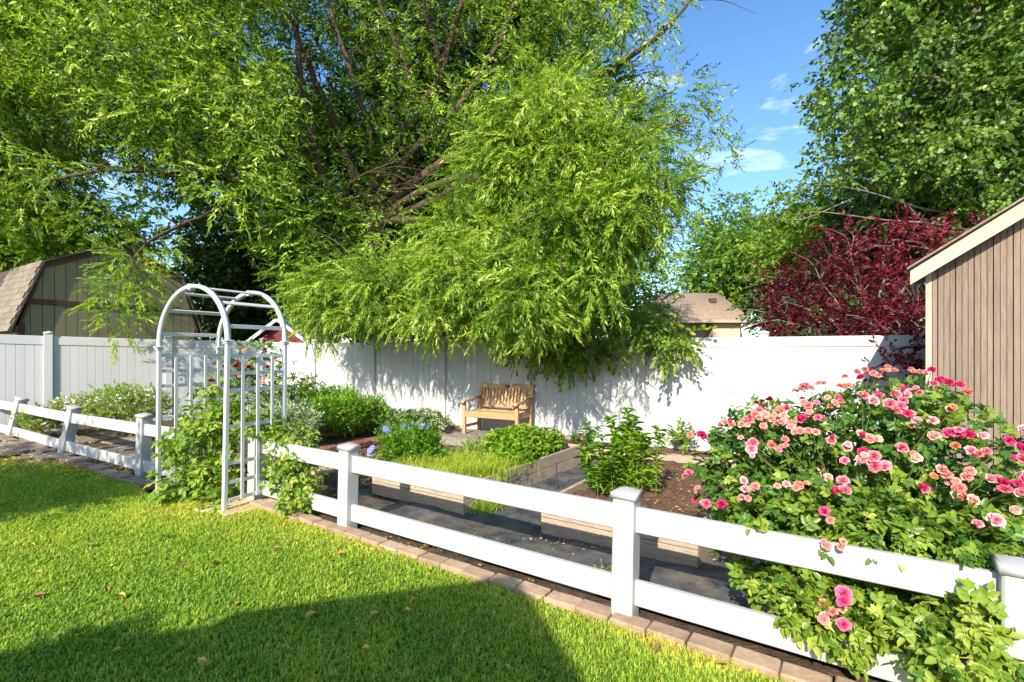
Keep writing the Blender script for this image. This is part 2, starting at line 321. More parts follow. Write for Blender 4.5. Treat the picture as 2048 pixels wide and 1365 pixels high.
def bloom_t(rings, size, cup=.9, seed=0):                    # layered rose
    r = np.random.default_rng(seed); it = []
    for k, (n, sc, tilt) in enumerate(rings):
        for i in range(n):
            V, F = lf2(size * sc, size * sc * 1.15, -.12, -.25); V = V.copy(); V[3, 1] *= .86; V[2, 0] *= 1.25; V[4, 0] *= 1.25
            it.append((V, F, RZ(6.283 * i / n + k * .5 + .15 * r.normal()) @ RX(tilt + .12 * r.normal()), (0, 0, .05 * size * k), .42 - .16 * k + .12 * r.normal() + .3))
    return compose(it)
T_BLOOM = [bloom_t([(5, .62, .18), (5, .56, .55), (5, .46, .95), (4, .34, 1.25)], .062, seed=k) for k in range(3)]
T_FADED = [bloom_t([(5, .6, -.1), (5, .52, .35), (4, .42, .8)], .058, seed=k + 9) for k in range(3)]
T_STAR = [bloom_t([(5, .6, .3)], .06, seed=3)]
def tmesh(name, t, m, ti=.5):
    return np_mesh(name, t[0], [t[1]], m, t[2] + ti)

# ------------------------------------------------------------------ foliage generators
def clump_sample(clumps, n, inner=.45):
    """clumps: (centre, radii, weight). Returns points, outward normals, clump index, radius factor"""
    w = np.array([c[2] for c in clumps], float); w /= w.sum(); idx = rng.choice(len(clumps), n, p=w)
    C = np.array([list(c[0]) for c in clumps])[idx]; Rr = np.array([list(c[1]) for c in clumps])[idx]
    u = unit(rng.normal(size=(n, 3))); f = (inner ** 3 + (1 - inner ** 3) * rng.random(n)) ** (1 / 3)
    return C + u * Rr * f[:, None], unit(u / Rr), idx, f
def foliage(acc, tmpls, P, D, up, size=1.0, sv=.25, tint=.5, tv=.15):
    n = len(P); k = rng.integers(0, len(tmpls), n); S = size * (1 + sv * (rng.random(n) * 2 - 1)); tn = np.broadcast_to(tint, (n,)) + tv * rng.normal(size=n)
    Rm = rot_from(D, up)
    for j in range(len(tmpls)):
        q = k == j; scatter(acc, tmpls[j], P[q], Rm[q], S[q], tn[q])
def ell(px, py, Y, rpx, rpy, rd, w=1.0):
    return (at(px, py, Y), (rpx * Y / FPX, rd, rpy * Y / FPX), w)
def limb_mesh(paths, m, sides=7):
    a = Acc()
    for pts, r0, r1, n in paths:
        P = smooth_path(pts, n); P[1:] += rng.normal(size=P[1:].shape) * (r0 * .18); V, F = tube_np(P, np.linspace(r0, r1, n) , sides if r0 > .02 else 4); a.add(V, F)
    return a.mesh('limbs', m, True)
def inpoly(x, y, poly):
    c = np.zeros(len(x), bool); j = len(poly) - 1
    for i in range(len(poly)):
        xi, yi = poly[i][:2]; xj, yj = poly[j][:2]
        c ^= ((yi > y) != (yj > y)) & (x < (xj - xi) * (y - yi) / (yj - yi + 1e-12) + xi); j = i
    return c

# ================================================================== THE SETTING
U = Vector((.829, -.559, 0)); NV = Vector((.559, .829, 0))         # along the rail fence, away from the lawn
UF = Vector((.875, -.485, 0)); NF = Vector((.485, .875, 0))        # along the tall fence, away from the garden
FP = Vector((.66, 2.88, 0))                                        # middle rail-fence post
def F0(t, off=0.0): return FP + U * t + NV * off
WF = Vector((3.49, 6.82, 0))
def WFP(t, off=0.0): return WF + UF * t + NF * off

def sheet(name, poly, z, m, kind='structure', sub=None):
    xs = [p[0] for p in poly]; ys = [p[1] for p in poly]
    me = np_mesh(name, [(p[0], p[1], z) for p in poly], [np.array([list(range(len(poly)))])], m)
    o = part(name, me); o['kind'] = kind
    return o
def terrain(name, x0, x1, y0, y1, st, m, dz=0.0, poly=None, rough=0.0):
    X = np.arange(x0, x1 + st, st); Y = np.arange(y0, y1 + st, st); gx, gy = np.meshgrid(X, Y); z = GZ(gx, gy) + dz
    if rough: z = z + rough * (np.sin(gx * 9 + np.cos(gy * 7) * 2) * np.cos(gy * 8 + np.sin(gx * 5)) + .6 * np.sin(gx * 23 + gy * 19) * np.sin(gy * 27 - gx * 11))
    V = np.stack([gx, gy, z], 2).reshape(-1, 3); nx, ny = len(X), len(Y)
    i, j = np.meshgrid(np.arange(nx - 1), np.arange(ny - 1)); a = (j * nx + i).ravel(); F = np.stack([a, a + 1, a + nx + 1, a + nx], 1)
    if poly is not None:
        c = V[F].mean(1); F = F[inpoly(c[:, 0], c[:, 1], poly)]
        used = np.unique(F); mp_ = np.zeros(len(V), int); mp_[used] = np.arange(len(used)); V = V[used]; F = mp_[F]
    o = part(name, np_mesh(name, V, [F], m, None, True)); o['kind'] = 'structure'
    return o
g = sheet('ground', [(-400, -400), (400, -400), (400, 600), (-400, 600)], -.06, M_EARTH)
GARDEN = [(-11, 8.6)] + [tuple(p)[:2] for p in (Vector((-8.3, 7.75, 0)), Vector((-6.5, 6.85, 0)), Vector((-4.65, 5.95, 0)), F0(-5.4, -.02), F0(-2.5, -.02), F0(0, -.02), F0(2.9, -.02), F0(5.5, -.02))] + [(6.2, 6.0), (4.3, 6.7), (-4.6, 11.7), (-5.9, 11.9), (-9.2, 9.6), (-11, 8.7)]
terrain('garden_soil', -11, 6.5, -.3, 12.0, .06, M_SOIL, .004, GARDEN, .006)
fo = -.1
LAWN = [(-10, -3), (6, -3)] + [tuple(F0(t, -.14))[:2] for t in (4.5, 1.6, 0, -2.5, -3.9)] + [(-2.72, 4.80), (-3.2, 5.05), (-3.95, 5.32), (-4.6, 5.92), (-5.25, 6.25), (-6.1, 6.5), (-7.2, 6.62), (-10, 6.9)]
terrain('lawn', -10, 6, -3, 7.0, .07, M_THATCH, .006, LAWN, .004)

# lawn blades
def grass():
    a = Acc(); n = 660000
    x = rng.uniform(-7.8, 2.6, n); y = 1.3 + 5.5 * rng.random(n)
    keep = inpoly(x, y, LAWN) & (np.abs(x) < y * 1.22 + .5); dist = np.hypot(x, y)
    keep &= rng.random(n) < np.clip(1.15 - dist / 11.0, .3, 1)
    x, y, dist = x[keep], y[keep], dist[keep]; n = len(x)
    nzv = .5 * np.sin(x * 1.7 + 1.3 * np.sin(y * 1.3)) * np.cos(y * 1.9 + x) + .3 * np.sin(x * 5.1 + y * 3.7) * np.sin(y * 6.3 - x * 2) + .2 * np.sin(x * 13 + y * 9)
    fd = np.abs((x - FP.x) * NV.x + (y - FP.y) * NV.y)                                        # dry rim along the fence
    edge = np.exp(-np.maximum(fd - .12, 0) / .16) + .9 * np.exp(-np.maximum(6.75 - y, 0) / .55) * (x < -4.2) + .7 * np.exp(-((x + 3.3) ** 2 + (y - 4.9) ** 2) / .5)
    cn = np.sin(x * 31 + 3 * np.sin(y * 17)) * np.sin(y * 37 + 3 * np.sin(x * 13)); h = (.022 + .020 * rng.random(n)) * (1 + .25 * nzv + .12 * cn) * .88 + .02 * np.clip(edge - .55, 0, 1) * rng.random(n); h[rng.random(n) < .015] *= 1.6; w = (.0026 + .0012 * rng.random(n)) * (.8 + dist * .10)
    az = rng.random(n) * 2 * np.pi; lean = .35 + .75 * rng.random(n); d = np.stack([np.cos(az), np.sin(az)], 1)
    z0 = GZ(x, y) + .006; B = np.stack([x, y, z0], 1); side = np.stack([-d[:, 1], d[:, 0], np.zeros(n)], 1) * w[:, None]
    mid = B + np.stack([d[:, 0] * h * lean * .35, d[:, 1] * h * lean * .35, h * .62], 1); tip = B + np.stack([d[:, 0] * h * lean, d[:, 1] * h * lean, h * (1.05 - .35 * lean)], 1)
    V = np.stack([B - side, B + side, mid + side * .8, tip, mid - side * .8], 1)
    i = np.arange(n)[:, None] * 5; Q = i + np.array([0, 1, 2, 4]); T = i + np.array([4, 2, 3])
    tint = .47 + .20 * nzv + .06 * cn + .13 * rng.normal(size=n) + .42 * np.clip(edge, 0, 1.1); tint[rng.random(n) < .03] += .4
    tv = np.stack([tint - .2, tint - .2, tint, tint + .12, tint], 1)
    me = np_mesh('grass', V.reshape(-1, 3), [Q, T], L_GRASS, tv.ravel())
    o = part('grass', me); tag(o, 'short mown green lawn grass in front of the rail fence', 'grass'); o['kind'] = 'stuff'
grass()

# black ground cloth between rail fence and raised beds (gentle folds)
def fabric():
    n1, n2 = 110, 60; V = []
    for i in range(n1):
        for j in range(n2):
            t = -3.6 + 6.6 * i / (n1 - 1); o = .10 + 4.0 * j / (n2 - 1); p = F0(t, o)
            z = .026 + .013 * math.sin(o * 11 + 1.2 * math.sin(t * 2)) * math.sin(t * 1.3 + .4) + .008 * math.sin(t * 7 + o * 6 + math.sin(o * 9)) + .004 * math.sin(t * 21 - o * 17)
            if t < -2.6: z -= .03 * min(1, (-2.6 - t) / .3)
            V.append((p.x, p.y, z))
    F = [(i * n2 + j, (i + 1) * n2 + j, (i + 1) * n2 + j + 1, i * n2 + j + 1) for i in range(n1 - 1) for j in range(n2 - 1)]
    o = part('ground_cloth', np_mesh('ground_cloth', V, [np.array(F)], M_FABRIC, None, True)); o['kind'] = 'structure'
fabric()
# raised patio under the bench, planted strip along the tall fence, herb bed behind the block wall
BL = Vector((-.86, 8.48, 0)); PZ = .146
part('patio', prism_me([BL - UF * .45 - NF * .35, BL + UF * 1.5 - NF * .35, BL + UF * 1.5 + NF * .5, BL - UF * .45 + NF * .5], -.02, PZ, M_FLAG), kind='structure')
E0 = Vector((1.74, 6.98, 0))
def ED(t, off=0): return E0 + UF * t + NF * off
STRIP = [ED(-1.15, .05), ED(3.2, .05), ED(3.2, .52), ED(-1.15, .52)]
part('fence_border', prism_me(STRIP, -.02, .135, M_MULCH), kind='structure')
WALLP = [(-3.05, 6.75), (-2.74, 6.95), (-2.46, 7.25), (-2.2, 7.62), (-1.97, 8.1), (-1.8, 8.6)]
HERB = [(p[0] - .1, p[1] + .1) for p in WALLP] + [tuple(WFP(-5.75, -.12))[:2], tuple(WFP(-8.9, -.12))[:2], (-5.0, 9.6), (-3.7, 7.6)]
part('herb_bed_soil', prism_me(HERB, -.02, .17, M_SOIL), kind='structure')

# ------------------------------------------------------------------ white rail fence
def cap_me(w, h1, h2, m):
    k = ('cap', w, h1, h2, m.name)
    if k in _boxes: return _boxes[k]
    a = w / 2; V = [(-a, -a, 0), (a, -a, 0), (a, a, 0), (-a, a, 0), (-a, -a, h1), (a, -a, h1), (a, a, h1), (-a, a, h1), (-a * .86, -a * .86, h1 + .004), (a * .86, -a * .86, h1 + .004), (a * .86, a * .86, h1 + .004), (-a * .86, a * .86, h1 + .004), (0, 0, h1 + h2)]
    F4 = [(0, 3, 2, 1)] + [(i, (i + 1) % 4, 4 + (i + 1) % 4, 4 + i) for i in range(4)] + [(4 + i, 4 + (i + 1) % 4, 8 + (i + 1) % 4, 8 + i) for i in range(4)]
    _boxes[k] = np_mesh('cap', V, [np.array(F4), np.array([(8 + i, 8 + (i + 1) % 4, 12) for i in range(4)])], m)
    return _boxes[k]
def rail_post(root, base, h, az, w=.127, leanx=0.0, leany=0.0):
    M = Matrix.Translation(base) @ Matrix.Rotation(leany, 4, 'Y') @ Matrix.Rotation(leanx, 4, 'X') @ Matrix.Rotation(az, 4, 'Z')
    p = part('post', box_me(w, w, h, M_VINYL, .008), root, M)
    part('post_cap', cap_me(w + .016, .034, .026, M_VINYL), p, M @ Matrix.Translation((0, 0, h - .012)))
    return M
AZ = math.atan2(U.y, U.x)
rf = thing('rail_fence', 'white two-rail vinyl fence running from the arbor to the right foreground', 'fence', F0(0))
PT = [-4.02, -2.535, 0.0, 1.645, 4.08]
for k, t in enumerate(PT):
    rail_post(rf, F0(t) + Vector((0, 0, -.05)), .765 - (.03 if k == 3 else 0), AZ, leany=R([1.0, 1.2, 1.0, .2, 0][k]))
for a, b in zip(PT[:-1], PT[1:]):
    for z0, z1 in ((.58, .58), (.157, .157)):
        beam('rail', F0(a + .05, .012) + Vector((0, 0, z0)), F0(b - .05, .012) + Vector((0, 0, z1)), .04, .145, M_VINYL, rf, .006)
LP = [(Vector((-8.16, 8.0, .11)), .70, 15), (Vector((-6.4, 7.02, .05)), .72, 12), (Vector((-4.56, 6.07, -.04)), .80, 1.5)]
lfz = thing('rail_fence', 'white two-rail fence left of the arbor with two leaning posts', 'fence', LP[1][0])
az2 = math.atan2(-.47, .88)
mats = [rail_post(lfz, b, h, az2, leany=R(l)) for b, h, l in LP]
ends = mats + [Matrix.Translation((-3.62, 5.62, -.04))]
first = Matrix.Translation((-10.2, 9.05, .16)) @ Matrix.Rotation(R(10), 4, 'Y')
hs_ = [.70] + [p[1] for p in LP] + [.79]
seq = [first] + ends
for i in range(len(seq) - 1):
    for fz in (.80, .24):
        a = seq[i] @ Vector((0, 0, hs_[i] * fz)); b = seq[i + 1] @ Vector((0, 0, hs_[i + 1] * fz)); d = (b - a).normalized()
        beam('rail', a + d * .04 - Vector((0.0, .012, 0)), b - d * .04 - Vector((0.0, .012, 0)), .04, .14, M_VINYL, lfz, .006)

# ------------------------------------------------------------------ tall white privacy fences: posts, rails and every board
def panel(root, a, b, zt, zb, nb, thick=.022, rail=.14):
    a = Vector(a); b = Vector(b); d = (b - a).normalized(); Ln = (b - a).length - .12; a2 = a + d * .06; wv = Ln / nb; az = math.atan2(d.y, d.x)
    me = box_me(wv - .0015, thick, 1, M_VINYL_OLD, .004)
    for i in range(nb):
        p = a2 + d * (wv * (i + .5)); f = (i + .5) / nb; top = zt[0] + (zt[1] - zt[0]) * f - rail + .02; bot = zb + .06
        part('board', me, root, Matrix.Translation((p.x, p.y, bot)) @ Matrix.Rotation(az, 4, 'Z') @ Matrix.Diagonal((1, 1, top - bot, 1)))
    beam('top_rail', a2 + Vector((0, 0, zt[0] - rail / 2)), a2 + d * Ln + Vector((0, 0, zt[1] - rail / 2)), .045, rail, M_VINYL_OLD, root, .006)
    beam('bottom_rail', a2 + Vector((0, 0, zb + .05)), a2 + d * Ln + Vector((0, 0, zb + .05)), .045, .12, M_VINYL_OLD, root, .006)
def tall_post(root, p, zt, zb, az):
    M = Matrix.Translation((p.x, p.y, zb - .1)) @ Matrix.Rotation(az, 4, 'Z')
    o = part('post', box_me(.127, .127, zt - zb + .1, M_VINYL_OLD, .006), root, M)
    part('post_cap', cap_me(.140, .03, .028, M_VINYL_OLD), o, Matrix.Translation((0, 0, zt - zb + .088)) @ M)
wf = thing('privacy_fence', 'tall white board fence behind the wooden bench', 'fence', WFP(0))
azf = math.atan2(UF.y, UF.x); TOP = 1.762
wp = [WFP(1.83 * k) for k in (1, 0, -1, -2, -3, -4, -5)]
corner = Vector((-5.82, 11.5, 0)); wp.append(corner)
for k, p in enumerate(wp): tall_post(wf, p, TOP + .05 if k < 7 else TOP + .09, 0.02, azf)
for a, b in zip(wp[1:], wp[:-1]): panel(wf, a, b, (TOP, TOP) if a is not corner else (TOP + .03, TOP), .05, 12 if a is not corner else 9)
DL = Vector((.755, .656, 0)).normalized()
lp = [corner - DL * 1.83 * k for k in (1, 2, 3)]
wl = thing('privacy_fence', 'tall white board fence at far left in front of the gambrel barn', 'fence', lp[1])
azl = math.atan2(DL.y, DL.x); zt = [1.80, 1.812, 1.85, 1.90]
for k, p in enumerate(lp): tall_post(wl, p, zt[k + 1] + .05, .05, azl)
for k, p in enumerate(lp): panel(wl, p, ([corner] + lp)[k], (zt[k + 1], zt[k]), .08, 14, rail=.165)

# ------------------------------------------------------------------ arbor
ar = thing('garden_arbor', 'white arched plastic garden arbor with lattice sides beside the lawn', 'arbor', (-3.3, 5.2, 0))
AD = Vector((.5, .866, 0)); AWd = Vector((.866, -.5, 0))
legR = Vector((-2.77, 4.73, 0)); legL = Vector((-3.86, 5.36, 0)); DEP = .635; ZR = 1.64
def zr(side): return 1.655 if side else 1.60
legs = {}
for side, base in ((1, legR), (0, legL)):
    for back in (0, 1):
        b = base + AD * (DEP * back); top = b + Vector((.035 if side and not back else .012, 0, zr(side)))
        legs[(side, back)] = top
        o = beam('leg', b + Vector((0, 0, -.05)), top, .040, .040, M_ARBOR, ar, .005, upv=AD)
        az = math.atan2(AWd.y, AWd.x)
        part('collar', box_me(.085, .085, .012, M_ARBOR, .003), o, Matrix.Translation(top) @ Matrix.Rotation(az, 4, 'Z'))
        part('collar', box_me(.064, .064, .022, M_ARBOR, .004), o, Matrix.Translation(top - Vector((0, 0, .024))) @ Matrix.Rotation(az, 4, 'Z'))
def arch_pts(back, r_off=0.0):
    A, B = legs[(0, back)], legs[(1, back)]; c = (A + B) / 2; h = (B - A) / 2; out = []
    for t in np.linspace(0, math.pi, 41):
        s = 1 + r_off / h.length; out.append(c - h * (math.cos(t) * s) + Vector((0, 0, math.sin(t) * (.585 + r_off) + .012)))
    return out
def arch_me(back, wdt=.038, dpt=.042):
    I, O = arch_pts(back, -wdt / 2), arch_pts(back, wdt / 2); V = []; n = len(I)
    for i in range(n):
        for p in (I[i], O[i]):
            for s in (-1, 1): V.append(tuple(p + AD * (s * dpt / 2)))
    F = []
    for i in range(n - 1):
        a = i * 4; b = a + 4
        F += [(a, a + 1, b + 1, b), (a + 2, b + 2, b + 3, a + 3), (a, b, b + 2, a + 2), (a + 1, a + 3, b + 3, b + 1)]
    return np_mesh('arch', V, [np.array(F)], M_ARBOR)
for back in (0, 1):
    o = part('arch', arch_me(back), ar)
    top = arch_pts(back)[20]; az = math.atan2(AWd.y, AWd.x)
    part('keystone', box_me(.04, .06, .062, M_ARBOR, .005), o, Matrix.Translation(top - Vector((0, 0, .036))) @ Matrix.Rotation(az, 4, 'Z'))
for i in (3, 9, 15, 25, 31, 37):
    beam('arch_bar', arch_pts(0)[i], arch_pts(1)[i], .016, .040, M_ARBOR, ar, .003, upv=(0, 0, 1) if i in (3, 37) else (arch_pts(0)[i] - (legs[(0, 0)] + legs[(1, 0)]) / 2).cross(AD))
for side in (0, 1):
    b0 = (legL, legR)[side]
    for z in (1.515, 1.345, 1.18, .83, .475, .29, .12):
        beam('lattice_bar', b0 + AD * .02 + Vector((.02, 0, z)), b0 + AD * (DEP - .02) + Vector((.012, 0, z)), .014, .036, M_ARBOR, ar, .003)
    for f in (.25, .5, .75):
        p = b0 + AD * (DEP * f) + AWd * .014; beam('lattice_bar', p + Vector((.012, 0, .10)), p + Vector((.018, 0, 1.515)), .034, .013, M_ARBOR, ar, .003, upv=AWd)

# ------------------------------------------------------------------ wooden bench
BM = Matrix.Translation(BL + Vector((0, 0, PZ))) @ Matrix.Rotation(azf, 4, 'Z')
be = thing('garden_bench', 'slatted teak garden bench standing against the white fence', 'bench', BL + Vector((0, 0, PZ)), azf)
BW, BD = 1.09, .50
def bpt(name, a, b, w, h, up=(0, 0, 1), bev=.006):
    return beam(name, BM @ Vector(a), BM @ Vector(b), w, h, M_TEAK, be, bev, BM.to_3x3() @ Vector(up))
for x in (.028, BW - .028):
    bpt('leg', (x, .028, 0), (x, .028, .545), .056, .056, (0, 1, 0))
    bpt('leg', (x, BD, 0), (x, BD, .40), .055, .06, (0, 1, 0)); bpt('back_post', (x, BD, .40), (x, BD + .11, .855), .055, .05, (0, 1, 0))
    bpt('side_rail', (x, .05, .335), (x, BD, .335), .026, .07); bpt('side_stretcher', (x, .05, .13), (x, BD, .13), .026, .05)
    A = Acc(); prof = [(-.05, .548), (-.035, .575), (.02, .585), (.12, .572), (.30, .590), (BD + .05, .622)]; n = len(prof)
    V = [(x + sx * .038, y, z + dz) for (y, z) in prof for dz in (0, -.028 if True else 0) for sx in (-1, 1)]
    F = [(0, 1, 3, 2), ((n - 1) * 4, (n - 1) * 4 + 2, (n - 1) * 4 + 3, (n - 1) * 4 + 1)]
    for i in range(n - 1):
        a, b = i * 4, i * 4 + 4; F += [(a, b, b + 1, a + 1), (a + 2, a + 3, b + 3, b + 2), (a, a + 2, b + 2, b), (a + 1, b + 1, b + 3, a + 3)]
    part('armrest', np_mesh('armrest', V, [np.array(F)], M_TEAK), be, BM)
bpt('front_apron', (.05, .02, .335), (BW - .05, .02, .335), .026, .085); bpt('rear_apron', (.05, BD, .335), (BW - .05, BD, .335), .026, .07)
for i in range(6):
    y = .045 + i * .078; z = .385 - .012 * math.sin(math.pi * i / 5); bpt('seat_slat', (.012, y, z), (BW - .012, y, z), .066, .02)
tr = bpt('top_back_rail', (.05, BD + .098, .800), (BW - .05, BD + .098, .800), .028, .085)
part('plaque', box_me(.085, .004, .05, M_METAL, .001), tr, BM @ Matrix.Translation((BW * .53, BD + .076, .778)))
bpt('lower_back_rail', (.05, BD + .015, .45), (BW - .05, BD + .015, .45), .026, .05)
for i in range(15):
    x = .085 + i * (BW - .17) / 14; bpt('back_slat', (x, BD + .02, .46), (x, BD + .094, .775), .044, .014, (0, 1, 0), .003)

# ------------------------------------------------------------------ raised beds
def raised_bed(label, a, soil):                               # a: front left corner
    W, D, H = 1.245, 2.46, .142
    r = thing('raised_bed', label, 'raised bed', a, group='wooden raised beds behind the rail fence'); a = Vector(a)
    c = [a, a + U * W, a + U * W + NV * D, a + NV * D]
    for k in range(4):
        p, q = c[k], c[(k + 1) % 4]; d = (q - p).normalized(); ov = .019 if k % 2 == 0 else -.019
        for j in range(2):
            beam('board', p - d * ov + Vector((0, 0, .01 + H * (j + .5))), q + d * ov + Vector((0, 0, .01 + H * (j + .5))), .038, H - .005, M_BEDWOOD, r, .004)
    for k in range(4):
        dd = (c[(k + 2) % 4] - c[k]).normalized(); beam('corner_post', c[k] + dd * .055 + Vector((0, 0, 0)), c[k] + dd * .055 + Vector((0, 0, .27)), .06, .06, M_BEDWOOD, r, .004, upv=U)
    n = 26; V = []; F = []
    for i in range(n):
        for j in range(n * 2):
            p = a + U * (.02 + (W - .04) * i / (n - 1)) + NV * (.02 + (D - .04) * j / (2 * n - 1)); V.append((p.x, p.y, .225 + .022 * math.sin(p.x * 7 + p.y * 3) * math.cos(p.y * 6) + rng.normal() * .005))
    F = [(i * 2 * n + j, (i + 1) * 2 * n + j, (i + 1) * 2 * n + j + 1, i * 2 * n + j + 1) for i in range(n - 1) for j in range(2 * n - 1)]
    part('soil', np_mesh('soil', V, [np.array(F)], soil, None, True), r)
    return a
B1 = Vector((-.463, 4.645, 0)) - U * 1.245; B2 = Vector((.272, 4.18, 0))
raised_bed('weathered wooden raised bed full of bright green parsley and grassy herbs', B1, M_SOIL)
raised_bed('weathered wooden raised bed of bare dark soil next to the pink roses', B2, M_MULCH)

# ------------------------------------------------------------------ brick edging, block wall, flagstones
def edging(name, label, pts, Ln, w, h, z, m, jit=.012):
    r = thing(name, label, 'edging', pts[0]); P = smooth_path([(p[0], p[1], 0) for p in pts], 200); s = np.concatenate([[0], np.cumsum(np.linalg.norm(np.diff(P, axis=0), axis=1))])
    nb = int(s[-1] / (Ln + .006)); me = box_me(Ln, w, h, m, .008)
    for i in range(nb):
        u = (i + .5) * s[-1] / nb; p = np.array([np.interp(u, s, P[:, k]) for k in range(2)]); q = np.array([np.interp(u + .05, s, P[:, k]) for k in range(2)]); an = math.atan2(q[1] - p[1], q[0] - p[0])
        zz = (z(p[0], p[1]) if callable(z) else z) + random.uniform(-.006, .006)
        part('brick', me, r, Matrix.Translation((p[0] + random.uniform(-jit, jit) * .5, p[1] + random.uniform(-jit, jit), zz)) @ Matrix.Rotation(an + random.uniform(-.03, .03), 4, 'Z') @ Matrix.Rotation(random.uniform(-.03, .03), 4, 'X'))
    return r
edging('brick_edging', 'row of tan pavers edging the lawn beneath the right rail fence', [F0(t, -.085) for t in (-3.9, -2.5, 0, 2, 3.6)], .205, .12, .075, -.028, M_BRICK)
edging('brick_edging', 'row of grey-brown pavers under the leaning left rail fence', [(-9.0, 8.25), (-8.2, 7.85), (-6.45, 6.9), (-4.75, 5.98), (-4.1, 5.62)], .30, .15, .08, lambda x, y: float(GZ(x, y)) - .03, M_GREYPAV, .03)
edging('brick_edging', 'row of peach pavers edging the planted strip below the white fence', [ED(t) for t in (-1.15, 0, 1.5, 3.1)], .30, .10, .085, .065, M_PEACH)
part_e = edging('brick_edging', 'lower course of peach pavers beneath the planted strip edge', [ED(t, -.012) for t in (-1.15, 0, 1.5, 3.1)], .27, .10, .075, -.012, M_PEACH)
bw = thing('block_wall', 'low curved wall of dark red blocks in front of the herb bed', 'wall', (-2.46, 7.25, 0))
Pw = smooth_path([(p[0], p[1], 0) for p in WALLP], 120); sw = np.concatenate([[0], np.cumsum(np.linalg.norm(np.diff(Pw, axis=0), axis=1))])
for c in range(2):
    nb = 8
    for i in range(nb):
        u = (i + .5 + .4 * c) * sw[-1] / (nb + .4); p = [np.interp(u, sw, Pw[:, k]) for k in (0, 1)]; q = [np.interp(u + .05, sw, Pw[:, k]) for k in (0, 1)]
        part('block', box_me(.29, .19, .100, M_REDBLK, .018), bw, Matrix.Translation((p[0], p[1], .008 + .103 * c)) @ Matrix.Rotation(math.atan2(q[1] - p[1], q[0] - p[0]) + random.uniform(-.08, .08), 4, 'Z'))
pk = beam('timber_edge', Vector((-3.3, 7.75, .24)), Vector((-2.05, 8.75, .24)), .05, .13, M_PLANK, None); tag(pk, 'brown timber plank edging the herb bed above the block wall', 'timber')
cb_ = thing('brick_row', 'short row of cored peach bricks beside the sage plant and bench', 'bricks', gnd(880, 858, .15))
for i in range(5):
    p = gnd(866 + i * 15, 864 - i * 2.2, .13); o = part('brick', box_me(.20, .10, .06, M_PEACH, .006), cb_, Matrix.Translation((p.x, p.y, .125)) @ Matrix.Rotation(azf + 1.57 + random.uniform(-.15, .15), 4, 'Z'))
    if i % 2 == 0: part('brick', box_me(.20, .10, .06, M_PEACH, .006), cb_, Matrix.Translation((p.x + .03, p.y + .03, .187)) @ Matrix.Rotation(azf + random.uniform(-.2, .2), 4, 'Z'))
st = thing('stone_pile', 'small pile of grey brown stones right of the bench', 'stones', WFP(-1.83 * 1.72, -.45))
def rock_me(r, m, seed):
    bm = bmesh.new(); bmesh.ops.create_icosphere(bm, subdivisions=2, radius=r); rr = random.Random(seed)
    for v in bm.verts: v.co = Vector((v.co.x * 1.25, v.co.y, v.co.z * .7)) * rr.uniform(.82, 1.12)
    me = bpy.data.meshes.new('rock'); bm.to_mesh(me); bm.free(); me.materials.append(m); return me
for i in range(6):
    p = WFP(-1.83 * 1.72 + i * .13, -.45 + .12 * (i % 2)); part('stone', rock_me(.09, M_GREYPAV, i), st, Matrix.Translation((p.x, p.y, .17 + .02 * (i % 3))) @ Matrix.Rotation(i, 4, 'Z'))
for i in range(3):
    p = gnd(12 + 26 * i, 838 + 12 * (i % 2), .2); s_ = part('rock', rock_me(.20, M_FLAG, 20 + i), None, Matrix.Translation((p.x, p.y, .22)) @ Matrix.Rotation(i * 2.1, 4, 'Z')); tag(s_, ['angular grey rock behind the fence at the left edge of the picture', 'angular grey rock beside the leftmost leaning post', 'low grey rock between the leaning post and white fence'][i], 'rock', 'rocks behind the leaning fence')
def flag(root, c, r, m, zb=-.02, zt_=.03, seed=0, sq=.75):
    rr = random.Random(seed); n = rr.choice((6, 7, 8)); off = rr.random() * 6
    poly = [(r * (rr.uniform(.8, 1.15)) * math.cos(off + 6.283 * i / n), r * sq * rr.uniform(.8, 1.15) * math.sin(off + 6.283 * i / n)) for i in range(n)]
    return part('flagstone', prism_me(poly, zb, zt_, m, .006), root, Matrix.Translation((c[0], c[1], float(GZ(c[0], c[1])))) @ Matrix.Rotation(seed * 1.3, 4, 'Z') @ Matrix.Rotation(rr.uniform(-.02, .02), 4, 'X'))
def path(name, stones, m):
    o = bpy.data.objects.new(name, None); COL.objects.link(o); o['kind'] = 'structure'; setw(o, Matrix.Identity(4))
    for i, (px, py, r) in enumerate(stones): flag(o, gnd(px, py, .03 if px > 330 else .10), r, m, seed=i + int(px))
    return o
path('flagstone_path', [(20, 905, .5), (95, 912, .42), (165, 916, .34), (-70, 898, .6), (45, 892, .42), (130, 899, .36), (-20, 888, .4), (205, 926, .2), (240, 938, .16)], M_FLAG)
path('garden_path', [(235, 895, .46), (180, 882, .4), (285, 900, .42), (330, 912, .35), (260, 880, .36), (120, 872, .38), (210, 872, .3), (380, 905, .4), (430, 915, .4)], M_FLAG)
path('arbor_path', [(487, 1008, .30), (430, 1010, .20), (540, 995, .25), (470, 980, .28)], M_FLAGTAN)
path('stepping_stones', [(772, 912, .24), (738, 920, .22), (880, 880, .30), (900, 874, .28), (836, 895, .22), (690, 928, .26), (650, 935, .28)], M_FLAGTAN)
sk = part('garden_stake', np_mesh('garden_stake', *(lambda t: (t[0], [t[1]]))(tube_np([gnd(1113, 982, .02), gnd(1113, 982, .02) + Vector((0, 0, .30)), gnd(1113, 982, .02) + Vector((.0, 0, .31))], [.007, .006, .012])), M_METAL)); tag(sk, 'thin dark metal stake standing in the ground cloth between the beds', 'stake')
